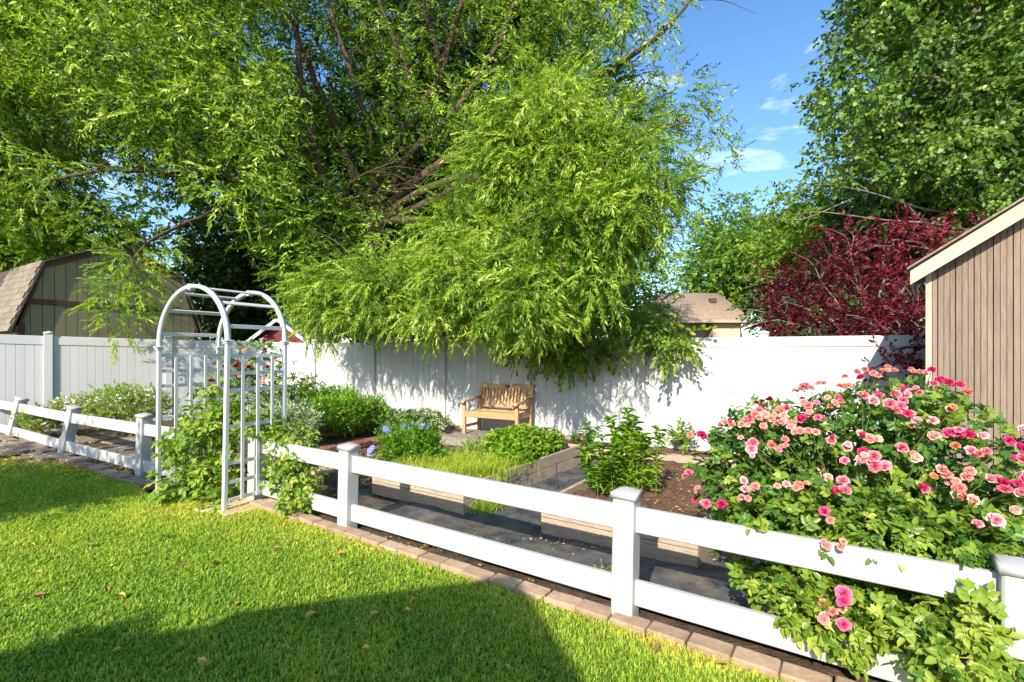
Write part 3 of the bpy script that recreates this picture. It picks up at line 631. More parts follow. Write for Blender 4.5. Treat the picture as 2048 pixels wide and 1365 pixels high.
hz = tube_np(smooth_path([ED(t, -.09 + .03 * math.sin(t * 5)) + Vector((0, 0, .05 + .025 * math.sin(t * 3 + 1))) for t in np.linspace(-1.0, 2.4, 12)], 60), .009)
tag(part('irrigation_hose', np_mesh('hose', hz[0], [hz[1]], M_HOSE, None, True)), 'thin brown irrigation hose along the peach paver edging', 'hose')

# ================================================================== BUILDINGS
def slab_me(o, dx, dn, poly, th, m, name='slab'):             # polygon (t, z) in a vertical plane, thickened along dn
    o, dx, dn = Vector(o), Vector(dx), Vector(dn); n = len(poly)
    A = [o + dx * t + Vector((0, 0, z)) for t, z in poly]; B = [p + dn * th for p in A]
    F = [list(range(n)), list(range(2 * n - 1, n - 1, -1))] + [[(i + 1) % n, i, n + i, n + (i + 1) % n] for i in range(n)]
    me = bpy.data.meshes.new(name); me.from_pydata([tuple(p) for p in A + B], [], F); me.materials.append(m); me.update(); return me
def hexa(a, b, c, d, th, m, name='roof'):                     # quad a-b-c-d thickened along its normal
    a, b, c, d = map(Vector, (a, b, c, d)); nrm = (b - a).cross(d - a).normalized() * th
    V = [a, b, c, d] + [p + nrm for p in (a, b, c, d)]
    F = [(3, 2, 1, 0), (4, 5, 6, 7), (0, 1, 5, 4), (1, 2, 6, 5), (2, 3, 7, 6), (3, 0, 4, 7)]
    me = bpy.data.meshes.new(name); me.from_pydata([tuple(p) for p in V], [], F); me.materials.append(m); me.update(); return me
Z = Vector((0, 0, 1))
# taupe shed at the right edge
C = Vector((3.99, 4.71, 0)); US = Vector((.757, -.653, 0)); NS = Vector((.653, .757, 0)); sh = thing('garden_shed', 'taupe vertical-sided shed with cream rake trim at the right edge', 'shed', C)
SW, SDp, SL = 3.4, 1.42, .67
def rake(t): return 2.33 + SL * (t if t < SW / 2 else SW - t)
part('wall', slab_me(C + NS * .03, US, NS, [(.02, -.05), (SW - .02, -.05), (SW - .02, rake(SW) - .03), (SW / 2, rake(SW / 2) - .03), (.02, rake(0) - .03)], SDp, M_GROOVE), sh)
wbd = .042; nbd = int((SW - .06) / wbd)
for i in range(nbd):
    t0 = .03 + i * wbd; t1 = t0 + wbd - (.004 if i % 3 else .008); part('siding_board', slab_me(C, US, NS, [(t0, 0), (t1, 0), (t1, rake(t1) - .02), (t0, rake(t0) - .02)], .034, M_SIDING), sh)
part('corner_trim', slab_me(C - NS * .012 - US * .02, US, NS, [(0, -.02), (.045, -.02), (.045, rake(0)), (0, rake(0))], .05, M_CREAM), sh)
part('side_wall', slab_me(C + NS * .04, NS, US, [(0, -.05), (SDp, -.05), (SDp, rake(0) - .02), (0, rake(0) - .02)], .02, M_SIDING), sh)
for s in (0, 1):
    t0, t1 = (-.13, SW / 2) if s == 0 else (SW + .13, SW / 2)
    zf = lambda t: 2.33 + SL * (t if s == 0 else SW - t)
    part('rake_fascia', slab_me(C - NS * .16, US, NS, [(t0, zf(t0) - .05), (t1, zf(t1) - .05), (t1, zf(t1) + .10), (t0, zf(t0) + .08)], .03, M_CREAM), sh)
    a, b = C - NS * .185 + US * (t0 - (.02 if s == 0 else -.02)) + Z * (zf(t0) + .095), C - NS * .185 + US * t1 + Z * (zf(t1) + .105)
    q = [a, b, b + NS * (SDp + .3), a + NS * (SDp + .3)]
    if s == 0: q = [q[0], q[1], q[2], q[3]]
    else: q = [q[1], q[0], q[3], q[2]]
    part('roof', hexa(*q, .016, M_SHINGLE), sh)
    part('eave_fascia', slab_me(C - NS * .13 + US * t0, NS, US * (-1 if s else 1), [(0, zf(t0) - .05), (SDp + .2, zf(t0) - .05), (SDp + .2, zf(t0) + .08), (0, zf(t0) + .08)], .02, M_CREAM), sh)

# gambrel barn behind the left fence
bo = Vector((-10.56, 10.5, 0)); bx = Vector((.527, .85, 0)); bn = Vector((.85, -.527, 0)); BWd = 3.58
barn = thing('gambrel_barn', 'olive gambrel-roofed barn with brown trim behind the left white fence', 'barn', bo)
prof = [(0, 2.14), (.42, 3.54), (1.79, 4.2), (3.16, 3.54), (3.58, 2.14)]
def bz(t): return float(np.interp(t, [p[0] for p in prof], [p[1] for p in prof]))
part('wall', slab_me(bo, bx, -bn, [(.03, -.05), (3.55, -.05)] + [(t, z - .03) for t, z in prof[::-1]], 4.6, M_BROWNTRIM), barn)
nb = 18; wv = BWd / nb
for i in range(nb):
    t0, t1 = i * wv, (i + 1) * wv - .012; ks = [t for t, _ in prof if t0 < t < t1]
    tops = [(t1, bz(t1) - .01)] + [(t, bz(t) - .01) for t in ks[::-1]] + [(t0, bz(t0) - .01)]
    part('siding_panel', slab_me(bo, bx, bn, [(t0, 0), (t1, 0)] + tops, .02, M_OLIVE), barn)
part('trim_band', slab_me(bo + bn * .02, bx, bn, [(.1, 2.60), (3.48, 2.60), (3.48, 2.72), (.1, 2.72)], .02, M_BROWNTRIM), barn)
part('vent', slab_me(bo + bn * .02, bx, bn, [(1.66, 3.74), (1.92, 3.74), (1.92, 3.92), (1.66, 3.92)], .02, M_DARKROOF), barn)
for (t0, z0), (t1, z1) in zip(prof[:-1], prof[1:]):
    part('rake_trim', slab_me(bo + bn * .02, bx, bn, [(t0, z0 - .13), (t1, z1 - .13), (t1, z1 + .02), (t0, z0 + .02)], .03, M_BROWNTRIM), barn)
part('corner_trim', slab_me(bo + bn * .02, bx, bn, [(0, 0), (.1, 0), (.1, 2.2), (0, 2.14)], .025, M_BROWNTRIM), barn)
part('corner_trim', slab_me(bo + bn * .02, bx, bn, [(3.48, 0), (3.58, 0), (3.58, 2.14), (3.48, 2.2)], .025, M_BROWNTRIM), barn)
part('side_wall', slab_me(bo - bx * .03, -bn, bx, [(0, 0), (4.6, 0), (4.6, 2.12), (0, 2.12)], .03, M_OLIVE), barn)
ov = [(-.12, 1.98)] + prof[1:4] + [(3.70, 1.98)]
roofs = []
for (t0, z0), (t1, z1) in zip(ov[:-1], ov[1:]):
    a, b = bo + bx * t0 + Z * z0 + bn * .10, bo + bx * t1 + Z * z1 + bn * .10
    roofs.append(part('roof', hexa(a, b, b - bn * 4.8, a - bn * 4.8, .035, M_DARKROOF), barn))
a0, a1 = bo + bx * -.12 + Z * 1.98 + bn * .08, bo + bx * .42 + Z * 3.54 + bn * .08
sl = (a1 - a0); nr = 11; sdn = sl.cross(-bn).normalized()
for r_ in range(nr):
    for c in range(9):
        p = a0 + sl * ((r_ + .55) / nr) - bn * (.13 + c * .245 + (.12 if r_ % 2 else 0)) + sdn * .046
        Mx = Matrix((-bn, sl.normalized(), sdn)).transposed().to_4x4(); Mx.translation = p
        part('shingle', box_me(.24, sl.length / nr + .02, .012, M_SHINGLE, .003), roofs[0], Mx @ Matrix.Rotation(-.05, 4, 'X'))

# red playhouse with teal metal roof
rs = thing('red_shed', 'small red shed with teal metal roof behind the arbor', 'shed', (-6.65, 14, 0)); x0, x1, zp, ze = -7.45, -5.75, 2.45, 1.80; xm = (x0 + x1) / 2
part('wall', slab_me((x0, 14, 0), (1, 0, 0), (0, 1, 0), [(0, -.05), (x1 - x0, -.05), (x1 - x0, ze), (xm - x0, zp - .04), (0, ze)], 2.4, M_RED), rs)
for sgn, xe in ((-1, x0 - .2), (1, x1 + .2)):
    zz = ze - .15; e0, e1, r0, r1 = Vector((xe, 13.8, zz)), Vector((xe, 16.6, zz)), Vector((xm, 13.8, zp)), Vector((xm, 16.6, zp))
    rf_ = part('roof', hexa(*((e0, e1, r1, r0) if sgn < 0 else (r0, r1, e1, e0)), -.03, M_TEAL), rs)
    beam('rake_trim', e0 + Vector((0, -.015, .02)), r0 + Vector((0, -.015, .02)), .03, .09, M_WHITEP, rs)
    for k in range(8):
        y = 14.0 + k * .35; beam('roof_seam', Vector((xe, y, zz + .05)), Vector((xm, y, zp + .05)), .03, .03, M_TEAL, rf_)
beam('tie_trim', Vector((x0 - .1, 13.97, 1.72)), Vector((x1 + .1, 13.97, 1.72)), .03, .10, M_WHITEP, rs)

# far beige house
fh = thing('far_house', 'beige stucco house with brown hip roof beyond the white fence', 'house', (10, 27, 0))
def hbox(name, x0, x1, y0, y1, z0, z1, m, par): return part(name, box_me(x1 - x0, y1 - y0, z1 - z0, m, .01), par, Matrix.Translation(((x0 + x1) / 2, (y0 + y1) / 2, z0)))
hbox('wall', 6.4, 12.15, 27.4, 31, 0, 3.3, M_STUCCO, fh); hbox('bay_wall', 10.75, 12.22, 26.3, 27.45, 0, 3.26, M_STUCCO, fh)
E = [Vector((6, 25.95, 3.27)), Vector((12.72, 25.95, 3.27)), Vector((12.72, 31.2, 3.27)), Vector((6, 31.2, 3.27))]; RA, RB = Vector((8.6, 28.5, 4.98)), Vector((11.95, 28.5, 4.98))
hr = part('roof', np_mesh('roof', [tuple(p) for p in E + [RA, RB]] + [tuple(p - Z * .02) for p in E], [np.array([(0, 1, 5, 4), (2, 3, 4, 5), (9, 8, 7, 6)]), np.array([(1, 2, 5), (3, 0, 4)])], M_HROOF), fh)
for p, q in ((0, 1), (1, 2), (3, 0)): beam('gutter', E[p] - Z * .08, E[q] - Z * .08, .12, .16, M_CREAM, hr)
part('roof_vent', box_me(.35, .35, .25, M_DARKROOF, .02), hr, Matrix.Translation((11.25, 27.6, 4.32)))
for x, y, w, h_, zz in ((9.9, 27.38, .9, 1.3, 1.6), (8.3, 27.38, .9, 1.3, 1.6)):
    wd = part('window', box_me(w, .06, h_, M_CREAM, .01), fh, Matrix.Translation((x, y, zz))); part('pane', box_me(w - .16, .02, h_ - .16, M_GLASS, .004), wd, Matrix.Translation((x, y - .035, zz + .08)))
wd = part('window', box_me(.06, .62, 1.5, M_CREAM, .01), fh, Matrix.Translation((12.24, 26.85, 1.5))); part('pane', box_me(.02, .5, 1.36, M_GLASS, .004), wd, Matrix.Translation((12.27, 26.85, 1.57)))
pg = thing('pale_garage', 'pale garage wall glimpsed under the willow above the fence', 'garage', (-2.3, 22, 0))
hbox('wall', -4.2, -1.4, 22, 26, 0, 2.62, M_WHITEP, pg)
part('roof', hexa((-4.5, 21.7, 2.6), (-1.1, 21.7, 2.6), (-1.1, 24, 3.6), (-4.5, 24, 3.6), .08, M_HROOF), pg); part('roof', hexa((-1.1, 26.3, 2.6), (-4.5, 26.3, 2.6), (-4.5, 24, 3.6), (-1.1, 24, 3.6), .08, M_HROOF), pg)
part('garage_door', box_me(1.5, .04, 2.1, M_STUCCO, .01), pg, Matrix.Translation((-2.8, 21.985, 0)))

# own house behind the camera: its eaves shade the near lawn
e1 = Vector((-.963, -.27, 0)); p1 = Vector((.27, -.963, 0)); HC = Vector((-1.92, -1.12, 0))
ow = thing('house', 'tan house behind the viewer whose roof shades the near lawn', 'house', HC)
part('wall', slab_me(HC + e1 * .5 + p1 * .5, e1, p1, [(0, -.05), (9, -.05), (9, 3.1), (0, 3.1)], 7, M_STUCCO), ow)
part('roof', slab_me(HC + Z * 3.05, e1, p1, [(0, 0), (1.72, 0), (1.72, .15), (0, .15)], 8, M_HROOF), ow)
part('roof', slab_me(HC + p1 * .12 + e1 * 1.72 + Z * 3.05, e1, p1, [(0.002, 0), (8, 0), (8, .15), (0.002, .15)], 7.3, M_HROOF), ow)

# ================================================================== TREES
UP = np.array([0, 0, 1.])
def crown(root, name, clumps, tm, n, m, size, dz=-.1, horiz=1.0, jit=.45, inner=.45, tint=.5, tv=.15, ctv=.10, zmin=None):
    P, N, idx, f = clump_sample(clumps, n, inner); ct = rng.normal(size=len(clumps)) * ctv
    tt = np.array([c[3] if len(c) > 3 else 0 for c in clumps]); D = unit(N * np.array([horiz, horiz, horiz * .5]) + UP * dz + jit * rng.normal(size=P.shape))
    up = UP + .45 * rng.normal(size=P.shape) + .3 * N; t = tint + ct[idx] + tt[idx]
    if zmin is not None:
        q = P[:, 2] > zmin; P, D, up, t = P[q], D[q], up[q], t[q]
    a = Acc(); foliage(a, tm, P, D, up, size, .25, t, tv); return part(name, a.mesh(name, m), root, kind='stuff')
# ---- willow
wt = thing('willow_tree', 'huge willow with narrow yellow-green leaves spreading over the white fence', 'tree', (-4.2, 14.6, 0))
fork = at(745, 440, 14.4); tb = Vector((-4.2, 14.6, -.05))
part('trunk', limb_mesh([([tb, tb + Vector((.1, 0, 2)), at(752, 520, 14.5), fork], .42, .30, 12)], M_BARK, 10), wt)
def pxs(l): return [at(*q) for q in l]
limbs = [
 (pxs([(745, 440, 14.4), (690, 402, 14), (620, 380, 13.6), (520, 365, 13), (400, 352, 12.2), (250, 340, 11.4), (80, 360, 10.8)]), .20, .035, 24),
 (pxs([(735, 440, 14.4), (690, 400, 14.3), (640, 335, 14), (622, 260, 13.8), (604, 170, 13.6), (592, 60, 13.5), (570, -120, 13.4)]), .16, .05, 22),
 (pxs([(745, 440, 14.4), (700, 330, 14.5), (660, 230, 14.5), (610, 110, 14.3), (545, -40, 14)]), .17, .05, 18),
 (pxs([(750, 430, 14.4), (770, 330, 14.6), (835, 230, 14.7), (882, 150, 14.8), (905, 60, 14.8), (950, -60, 14.8)]), .19, .06, 18),
 (pxs([(880, 155, 14.8), (872, 90, 14.6), (850, 20, 14.5), (820, -100, 14.4)]), .10, .04, 12),
 (pxs([(835, 230, 14.7), (810, 130, 14.2), (770, 30, 14), (735, -90, 13.8)]), .10, .035, 12),
 (pxs([(750, 400, 14.4), (745, 290, 14), (712, 170, 13.7), (672, 60, 13.5), (640, -80, 13.4)]), .11, .035, 14),
 (pxs([(755, 420, 14.4), (830, 300, 14), (930, 200, 13.6), (1000, 80, 13.3), (1060, -60, 13)]), .13, .04, 16),
 (pxs([(760, 425, 14.4), (880, 330, 13.6), (1040, 240, 13), (1200, 150, 12.6), (1330, 60, 12.4), (1400, -30, 12.3)]), .15, .03, 20),
 (pxs([(760, 430, 14.4), (900, 360, 13), (1100, 320, 12), (1240, 275, 11.5), (1320, 255, 11.3), (1380, 245, 11.2)]), .13, .02, 20),
 (pxs([(760, 440, 14.4), (850, 410, 12.5), (980, 340, 11), (1100, 300, 8.6), (1220, 330, 6.9), (1290, 420, 6.5)]), .13, .03, 20),
 (pxs([(755, 450, 14.4), (800, 440, 12.6), (880, 450, 10), (1000, 480, 7.6), (1120, 540, 6.8)]), .11, .025, 18),
 (pxs([(745, 445, 14.4), (740, 470, 12.5), (745, 520, 10), (730, 560, 8.8)]), .08, .02, 14),
 (pxs([(700, 400, 14), (560, 300, 12.8), (420, 200, 12), (250, 130, 11.2), (90, 100, 10.6)]), .12, .03, 18),
 (pxs([(640, 335, 14), (520, 180, 13), (400, 60, 12.4), (300, -80, 12)]), .10, .03, 16),
 (pxs([(520, 365, 13), (430, 420, 11.5), (340, 460, 10.2), (280, 500, 9.6), (255, 560, 9.3)]), .06, .012, 16),
 (pxs([(690, 402, 14), (700, 370, 13), (735, 345, 12.4), (790, 325, 12)]), .035, .012, 14),
 (pxs([(695, 402, 14), (745, 385, 13), (800, 380, 12.4), (860, 372, 12)]), .035, .012, 14)]
for q in limbs: part('limb', limb_mesh([q], M_BARK), wt)
fine = []
for pts, r0, r1, n in limbs:
    Pp = smooth_path(pts, 30)
    for k in range(9):
        q = Vector(Pp[rng.integers(8, 30)]); d = Vector(rng.normal(size=3)); d.z = abs(d.z) * .6 - .2; d = d.normalized() * rng.uniform(.8, 1.9)
        fine.append(([q, q + d * .5 + Vector((0, 0, .12)), q + d + Vector((0, 0, -.1))], .018, .005, 7))
part('branch', limb_mesh(fine, M_BARK), wt, kind='stuff')
SIL = [(-260, -190), (1260, -190), (1275, 0), (1350, 60), (1360, 160), (1465, 200), (1490, 285), (1410, 330), (1400, 430), (1340, 500), (1280, 580), (1200, 620), (640, 620), (590, 580), (540, 480), (470, 400), (400, 345), (330, 320), (150, 305), (0, 330), (-260, 350)]
cl = []
k = 0
while k < 470:
    px, py = rng.uniform(-260, 1560), rng.uniform(-190, 645)
    if not inpoly(np.array([px]), np.array([py]), SIL)[0]: continue
    mid = (560 < px < 1000) and (-100 < py < 430)
    if mid and rng.random() < .15: continue
    if px > 1300 and rng.random() < .3: continue
    if px < 560: Y = rng.uniform(9.6, 14.5)
    elif mid: Y = rng.uniform(13.2, 18)
    else: Y = rng.uniform(11, 16.5)
    if py > 400 and px < 620: Y = rng.uniform(10.5, 14)
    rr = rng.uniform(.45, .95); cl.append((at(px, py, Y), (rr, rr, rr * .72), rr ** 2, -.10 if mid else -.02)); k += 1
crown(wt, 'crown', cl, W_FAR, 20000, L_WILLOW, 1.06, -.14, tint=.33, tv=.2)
deep = []
while len(deep) < 200:
    px, py = rng.uniform(-200, 1180), rng.uniform(-150, 520)
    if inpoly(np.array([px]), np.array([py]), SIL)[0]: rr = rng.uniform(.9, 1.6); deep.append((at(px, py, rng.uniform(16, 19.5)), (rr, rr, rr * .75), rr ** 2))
crown(wt, 'crown', deep, W_FAR, 6400, L_WILLOW, 2.3, -.1, tint=.02)  # back layer: shade inside the crown put into the leaves as dark tint
def fy(px): return 9.35 - (px - 900) * .0047 if px > 900 else 9.35 + (900 - px) * .0068      # distance of the tall fence in that direction
FS = [(1030, 180), (1130, 165), (1220, 215), (1290, 290), (1345, 360), (1315, 440), (1270, 520), (1210, 590), (1130, 615), (1060, 640), (940, 645), (830, 640), (720, 640), (640, 640), (600, 600), (620, 555), (700, 530), (800, 520), (880, 470), (930, 380), (960, 270)]
front = []
while len(front) < 150:
    px, py = rng.uniform(600, 1400), rng.uniform(165, 650)
    if not inpoly(np.array([px]), np.array([py]), FS)[0]: continue
    low = py > 540; rr = rng.uniform(.22, .46) * (.8 if low else 1); d = (1.75 if low else 1.5 - max(0, 400 - py) * .003) + rng.normal() * .28 - max(0, px - 1280) * .006
    front.append((at(px, py, fy(px) - d), (rr, rr, rr * .85), rr ** 2, rng.normal() * .07))
LOBE = [(590, 610), (640, 560), (720, 520), (820, 505), (900, 520), (900, 640), (760, 650), (640, 655)]
while len(front) < 195:
    px, py = rng.uniform(590, 900), rng.uniform(505, 655)
    if inpoly(np.array([px]), np.array([py]), LOBE)[0]: rr = rng.uniform(.22, .42); front.append((at(px, py, fy(px) - 1.8 + rng.normal() * .25), (rr, rr, rr * .8), rr ** 2, .04 + rng.normal() * .06))
crown(wt, 'crown', front, W_TW, 8600, L_WILLOW, .74, -.34, jit=.55, tint=.48, tv=.2, ctv=.13)
hang = [ell(262, 535, 9.3, 40, 40, .3, 1), ell(225, 590, 9.2, 34, 36, .25, .8), ell(290, 575, 9.4, 26, 40, .2, .5), ell(245, 650, 9.2, 28, 40, .25, .4), ell(320, 490, 9.6, 40, 30, .4, .35), ell(200, 440, 9.6, 60, 30, .4, .4), ell(30, 400, 10, 80, 50, .6, .6), ell(110, 360, 10, 80, 50, .6, .6)]
crown(wt, 'crown', [c + (.08,) for c in hang], W_TW, 330, L_WILLOW, .74, -.35, tint=.5)
print('willow done')
# ---- other trees
def tree(name, label, base, limbs_, bark, clumps, tm, n, m, size, group=None, **kw):
    t = thing(name, label, 'tree', base, group=group)
    part('trunk', limb_mesh(limbs_[:1], bark, 9), t)
    for q in limbs_[1:]: part('limb', limb_mesh([q], bark), t)
    crown(t, 'crown', clumps, tm, n, m, size, **kw); return t
def auto_limbs(base, clumps, r0, fk=.45, nmax=14):
    top = Vector(np.mean([list(c[0]) for c in clumps], 0)); f = Vector((base[0], base[1], 0)).lerp(Vector((top.x, top.y, 0)), .25); f.z = top.z * fk
    L_ = [([Vector(base) - Z * .05, Vector(base).lerp(f, .5), f], r0, r0 * .7, 8)]
    for c in clumps[:nmax]:
        q = Vector(c[0]); md = f.lerp(q, .5) + Z * .25 * (q - f).length * .3; L_.append(([f, md, q], r0 * .42, r0 * .07, 10))
    return L_
pop = []
k = 0
PSIL = [(1700, -200), (2250, -200), (2250, 470), (1900, 480), (1740, 420), (1650, 310), (1655, 210), (1690, 120)]
while k < 170:
    px, py = rng.uniform(1640, 2250), rng.uniform(-200, 480)
    if inpoly(np.array([px]), np.array([py]), PSIL)[0]:
        rr = rng.uniform(.4, .75); pop.append((at(px, py, rng.uniform(10.5, 14)), (rr, rr, rr * .8), rr ** 2)); k += 1
pl = [(pxs([(2030, 830, 13), (2020, 500, 13), (1990, 250, 13), (1960, 60, 13), (1950, -150, 13)]), .28, .10, 16), (pxs([(2010, 420, 13), (1900, 320, 12.6), (1800, 240, 12.2), (1700, 180, 12)]), .12, .03, 14), (pxs([(2000, 350, 13), (1940, 200, 12), (1880, 80, 11.6), (1840, -40, 11.5)]), .12, .04, 12),
 (pxs([(2015, 460, 13), (1960, 380, 12.6), (1900, 340, 12.4), (1850, 330, 12.2)]), .07, .02, 12), (pxs([(1990, 260, 13), (1900, 170, 11.8), (1820, 150, 11.2)]), .08, .03, 10), (pxs([(1960, 60, 13), (1860, 60, 12), (1780, 20, 11.5), (1710, 60, 11.3), (1660, 90, 11.2)]), .06, .006, 14),
 (pxs([(2010, 440, 13), (1860, 420, 12), (1740, 385, 11.5), (1640, 370, 11.2), (1560, 400, 11)]), .035, .005, 16), (pxs([(2015, 480, 13), (1880, 450, 11.5), (1760, 440, 11), (1640, 425, 10.8), (1590, 430, 10.7)]), .03, .004, 16), (pxs([(1740, 385, 11.5), (1660, 330, 11.3), (1610, 310, 11.2)]), .018, .004, 10), (pxs([(1700, 400, 11.3), (1600, 440, 11), (1520, 430, 10.9), (1490, 440, 10.8)]), .016, .004, 10)]
tree('poplar_tree', 'tall poplar with glossy triangular leaves above the taupe shed', (13.3, 13, 0), pl, M_TWIGBARK, pop, T_POP, 10500, L_POPLAR, 1.2, dz=-.2, tint=.5)
pc = [ell(1580, 600, 9.3, 55, 35, .5, .7), ell(1640, 560, 9.1, 70, 45, .5, 1), ell(1720, 590, 8.7, 80, 55, .6, 1.2), ell(1800, 580, 8.4, 70, 60, .6, 1.1), ell(1700, 500, 9, 70, 28, .5, .6), ell(1790, 480, 8.6, 60, 30, .5, .6), ell(1860, 500, 8.3, 70, 40, .5, .8), ell(1630, 640, 8.8, 70, 35, .5, .8), ell(1740, 650, 8.2, 80, 30, .5, .9), ell(1820, 640, 8, 60, 35, .5, .8), ell(1560, 560, 9.4, 30, 20, .3, .25), ell(1930, 480, 8.5, 60, 40, .5, .4), ell(1560, 640, 9, 30, 25, .3, .3),
 ell(1785, 690, 6.05, 16, 22, .12, .10), ell(1778, 735, 6.0, 12, 18, .10, .06), ell(1838, 710, 5.75, 16, 25, .12, .12), ell(1832, 690, 6.0, 22, 14, .15, .10), ell(1680, 460, 9.3, 40, 15, .3, .2), ell(1830, 455, 8.7, 50, 14, .3, .25)]
pt = auto_limbs((6.2, 8.5, 0), pc[:13], .10, .5, 13) + [(pxs([(1790, 640, 7.9), (1800, 655, 7.0), (1790, 680, 6.2), (1780, 730, 6.0)]), .014, .004, 10), (pxs([(1820, 640, 7.9), (1840, 660, 6.8), (1840, 720, 5.8)]), .014, .004, 10)]
for q in pc[:13]:
    for j in range(4):
        s_ = Vector(q[0]); d = Vector(rng.normal(size=3)) * .35; pt.append(([s_, s_ + d * .5 + Z * .1, s_ + d + Vector((-.25, 0, .12))], .012, .004, 6))
tree('plum_tree', 'purple-leaved plum tree reaching over the white fence beside the shed', (6.2, 8.5, 0), pt, M_TWIGBARK, pc, T_PLUM, 1250, L_PLUM, .9, dz=.12, tint=.45, tv=.2, horiz=1.0)
bc = [ell(1160, 690, 8.05, 75, 32, .35, 1), ell(1090, 670, 8.3, 60, 35, .4, .7), ell(1240, 660, 7.7, 60, 35, .4, .8), ell(1310, 655, 7.3, 45, 32, .3, .5), ell(1350, 675, 7.1, 22, 20, .2, .2), ell(1180, 630, 8.4, 90, 40, .5, 1), ell(1260, 605, 8.4, 60, 40, .5, .8), ell(1130, 720, 7.95, 30, 16, .2, .25), ell(1050, 690, 8.4, 35, 22, .2, .3), ell(1355, 700, 7.05, 22, 14, .15, .15)]
tree('broadleaf_tree', 'low green broadleaf tree hanging over the white fence right of the bench', (2.0, 9.4, 0), auto_limbs((2.0, 9.4, 0), bc, .10, .6), M_BARK, bc, T_BROAD, 800, L_BROAD, 1.0, dz=-.3, tint=.5)
def blob(px, py, Y, rx, ry, n, rd=2.0, r=(.7, 1.3)):
    out = []
    for i in range(n):
        u = unit(rng.normal(size=3)) * rng.random() ** .33; s = rng.uniform(*r); out.append((at(px + u[0] * rx, py + u[2] * ry, Y + u[1] * rd), (s, s, s * .75), s * s))
    return out
def btree(label, px, py, Y, rx, ry, n, nl, m, size, r=(.8, 1.4), tint=.5, **kw):
    c = blob(px, py, Y, rx, ry, n, r=r); b = at(px, py, Y); b.z = 0
    tree('background_tree', label, b, auto_limbs(b, c, .18), M_BARK, c, T_TREE, nl, m, size, group='trees beyond the fences', tint=tint, **kw)
btree('bright green leafy tree right behind the far beige house', 1480, 520, 33, 110, 95, 30, 2300, L_TREE2, 2.4, r=(1.6, 2.6))
btree('yellow-green tree between the beige house and the poplar', 1650, 475, 24, 120, 95, 30, 2000, L_TREE2, 2.0, tint=.65)
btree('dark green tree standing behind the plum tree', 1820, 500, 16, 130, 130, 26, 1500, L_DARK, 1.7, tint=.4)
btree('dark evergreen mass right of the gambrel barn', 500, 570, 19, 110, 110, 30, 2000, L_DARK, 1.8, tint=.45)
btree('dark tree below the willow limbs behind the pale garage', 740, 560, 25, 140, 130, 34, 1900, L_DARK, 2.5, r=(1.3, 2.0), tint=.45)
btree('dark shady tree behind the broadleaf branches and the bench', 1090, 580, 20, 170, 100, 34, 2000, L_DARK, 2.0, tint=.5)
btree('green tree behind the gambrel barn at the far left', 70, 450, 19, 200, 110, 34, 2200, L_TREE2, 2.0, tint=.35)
btree('pale sunlit tree far behind the willow trunk', 560, 330, 27, 330, 230, 40, 2400, L_TREE2, 2.6, r=(1.6, 2.4), tint=.4)
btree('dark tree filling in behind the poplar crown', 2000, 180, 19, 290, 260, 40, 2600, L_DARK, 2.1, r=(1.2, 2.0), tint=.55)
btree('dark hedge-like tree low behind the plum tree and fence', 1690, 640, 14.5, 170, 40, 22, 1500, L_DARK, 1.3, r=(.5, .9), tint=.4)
lt = [((-7.2, 1.1, 3.2), (1.0, .4, .28), 1), ((-7.9, 1.4, 3.1), (.7, .4, .25), .6), ((-6.4, 1.25, 3.0), (.5, .3, .22), .4), ((-9, 1.0, 3.6), (1.2, 1, .8), 1), ((-6.3, 1.75, 2.9), (.25, .2, .4), .15)]
tree('garden_tree', 'spreading garden tree left of the lawn casting leafy shade', (-9.2, .6, 0), auto_limbs((-9.2, .6, 0), lt, .12, .6), M_BARK, lt, T_TREE, 900, L_TREE2, 1.0)
ls = [((-3.70, -1.08, 2.36), (.30, .25, .17), 1.6), ((-3.75, -1.15, 1.9), (.38, .35, .4), 1), ((-3.75, -1.1, 1.4), (.4, .4, .4), .7), ((-3.75, -1.1, .9), (.45, .4, .5), .7)]
tree('shrub', 'rounded shrub beside the viewer that shades the near lawn', (-3.75, -1.1, 0), auto_limbs((-3.75, -1.1, 0), ls, .05, .4), M_BARK, ls, T_TREE, 2200, L_TREE2, .42, inner=.2)
print('trees done')

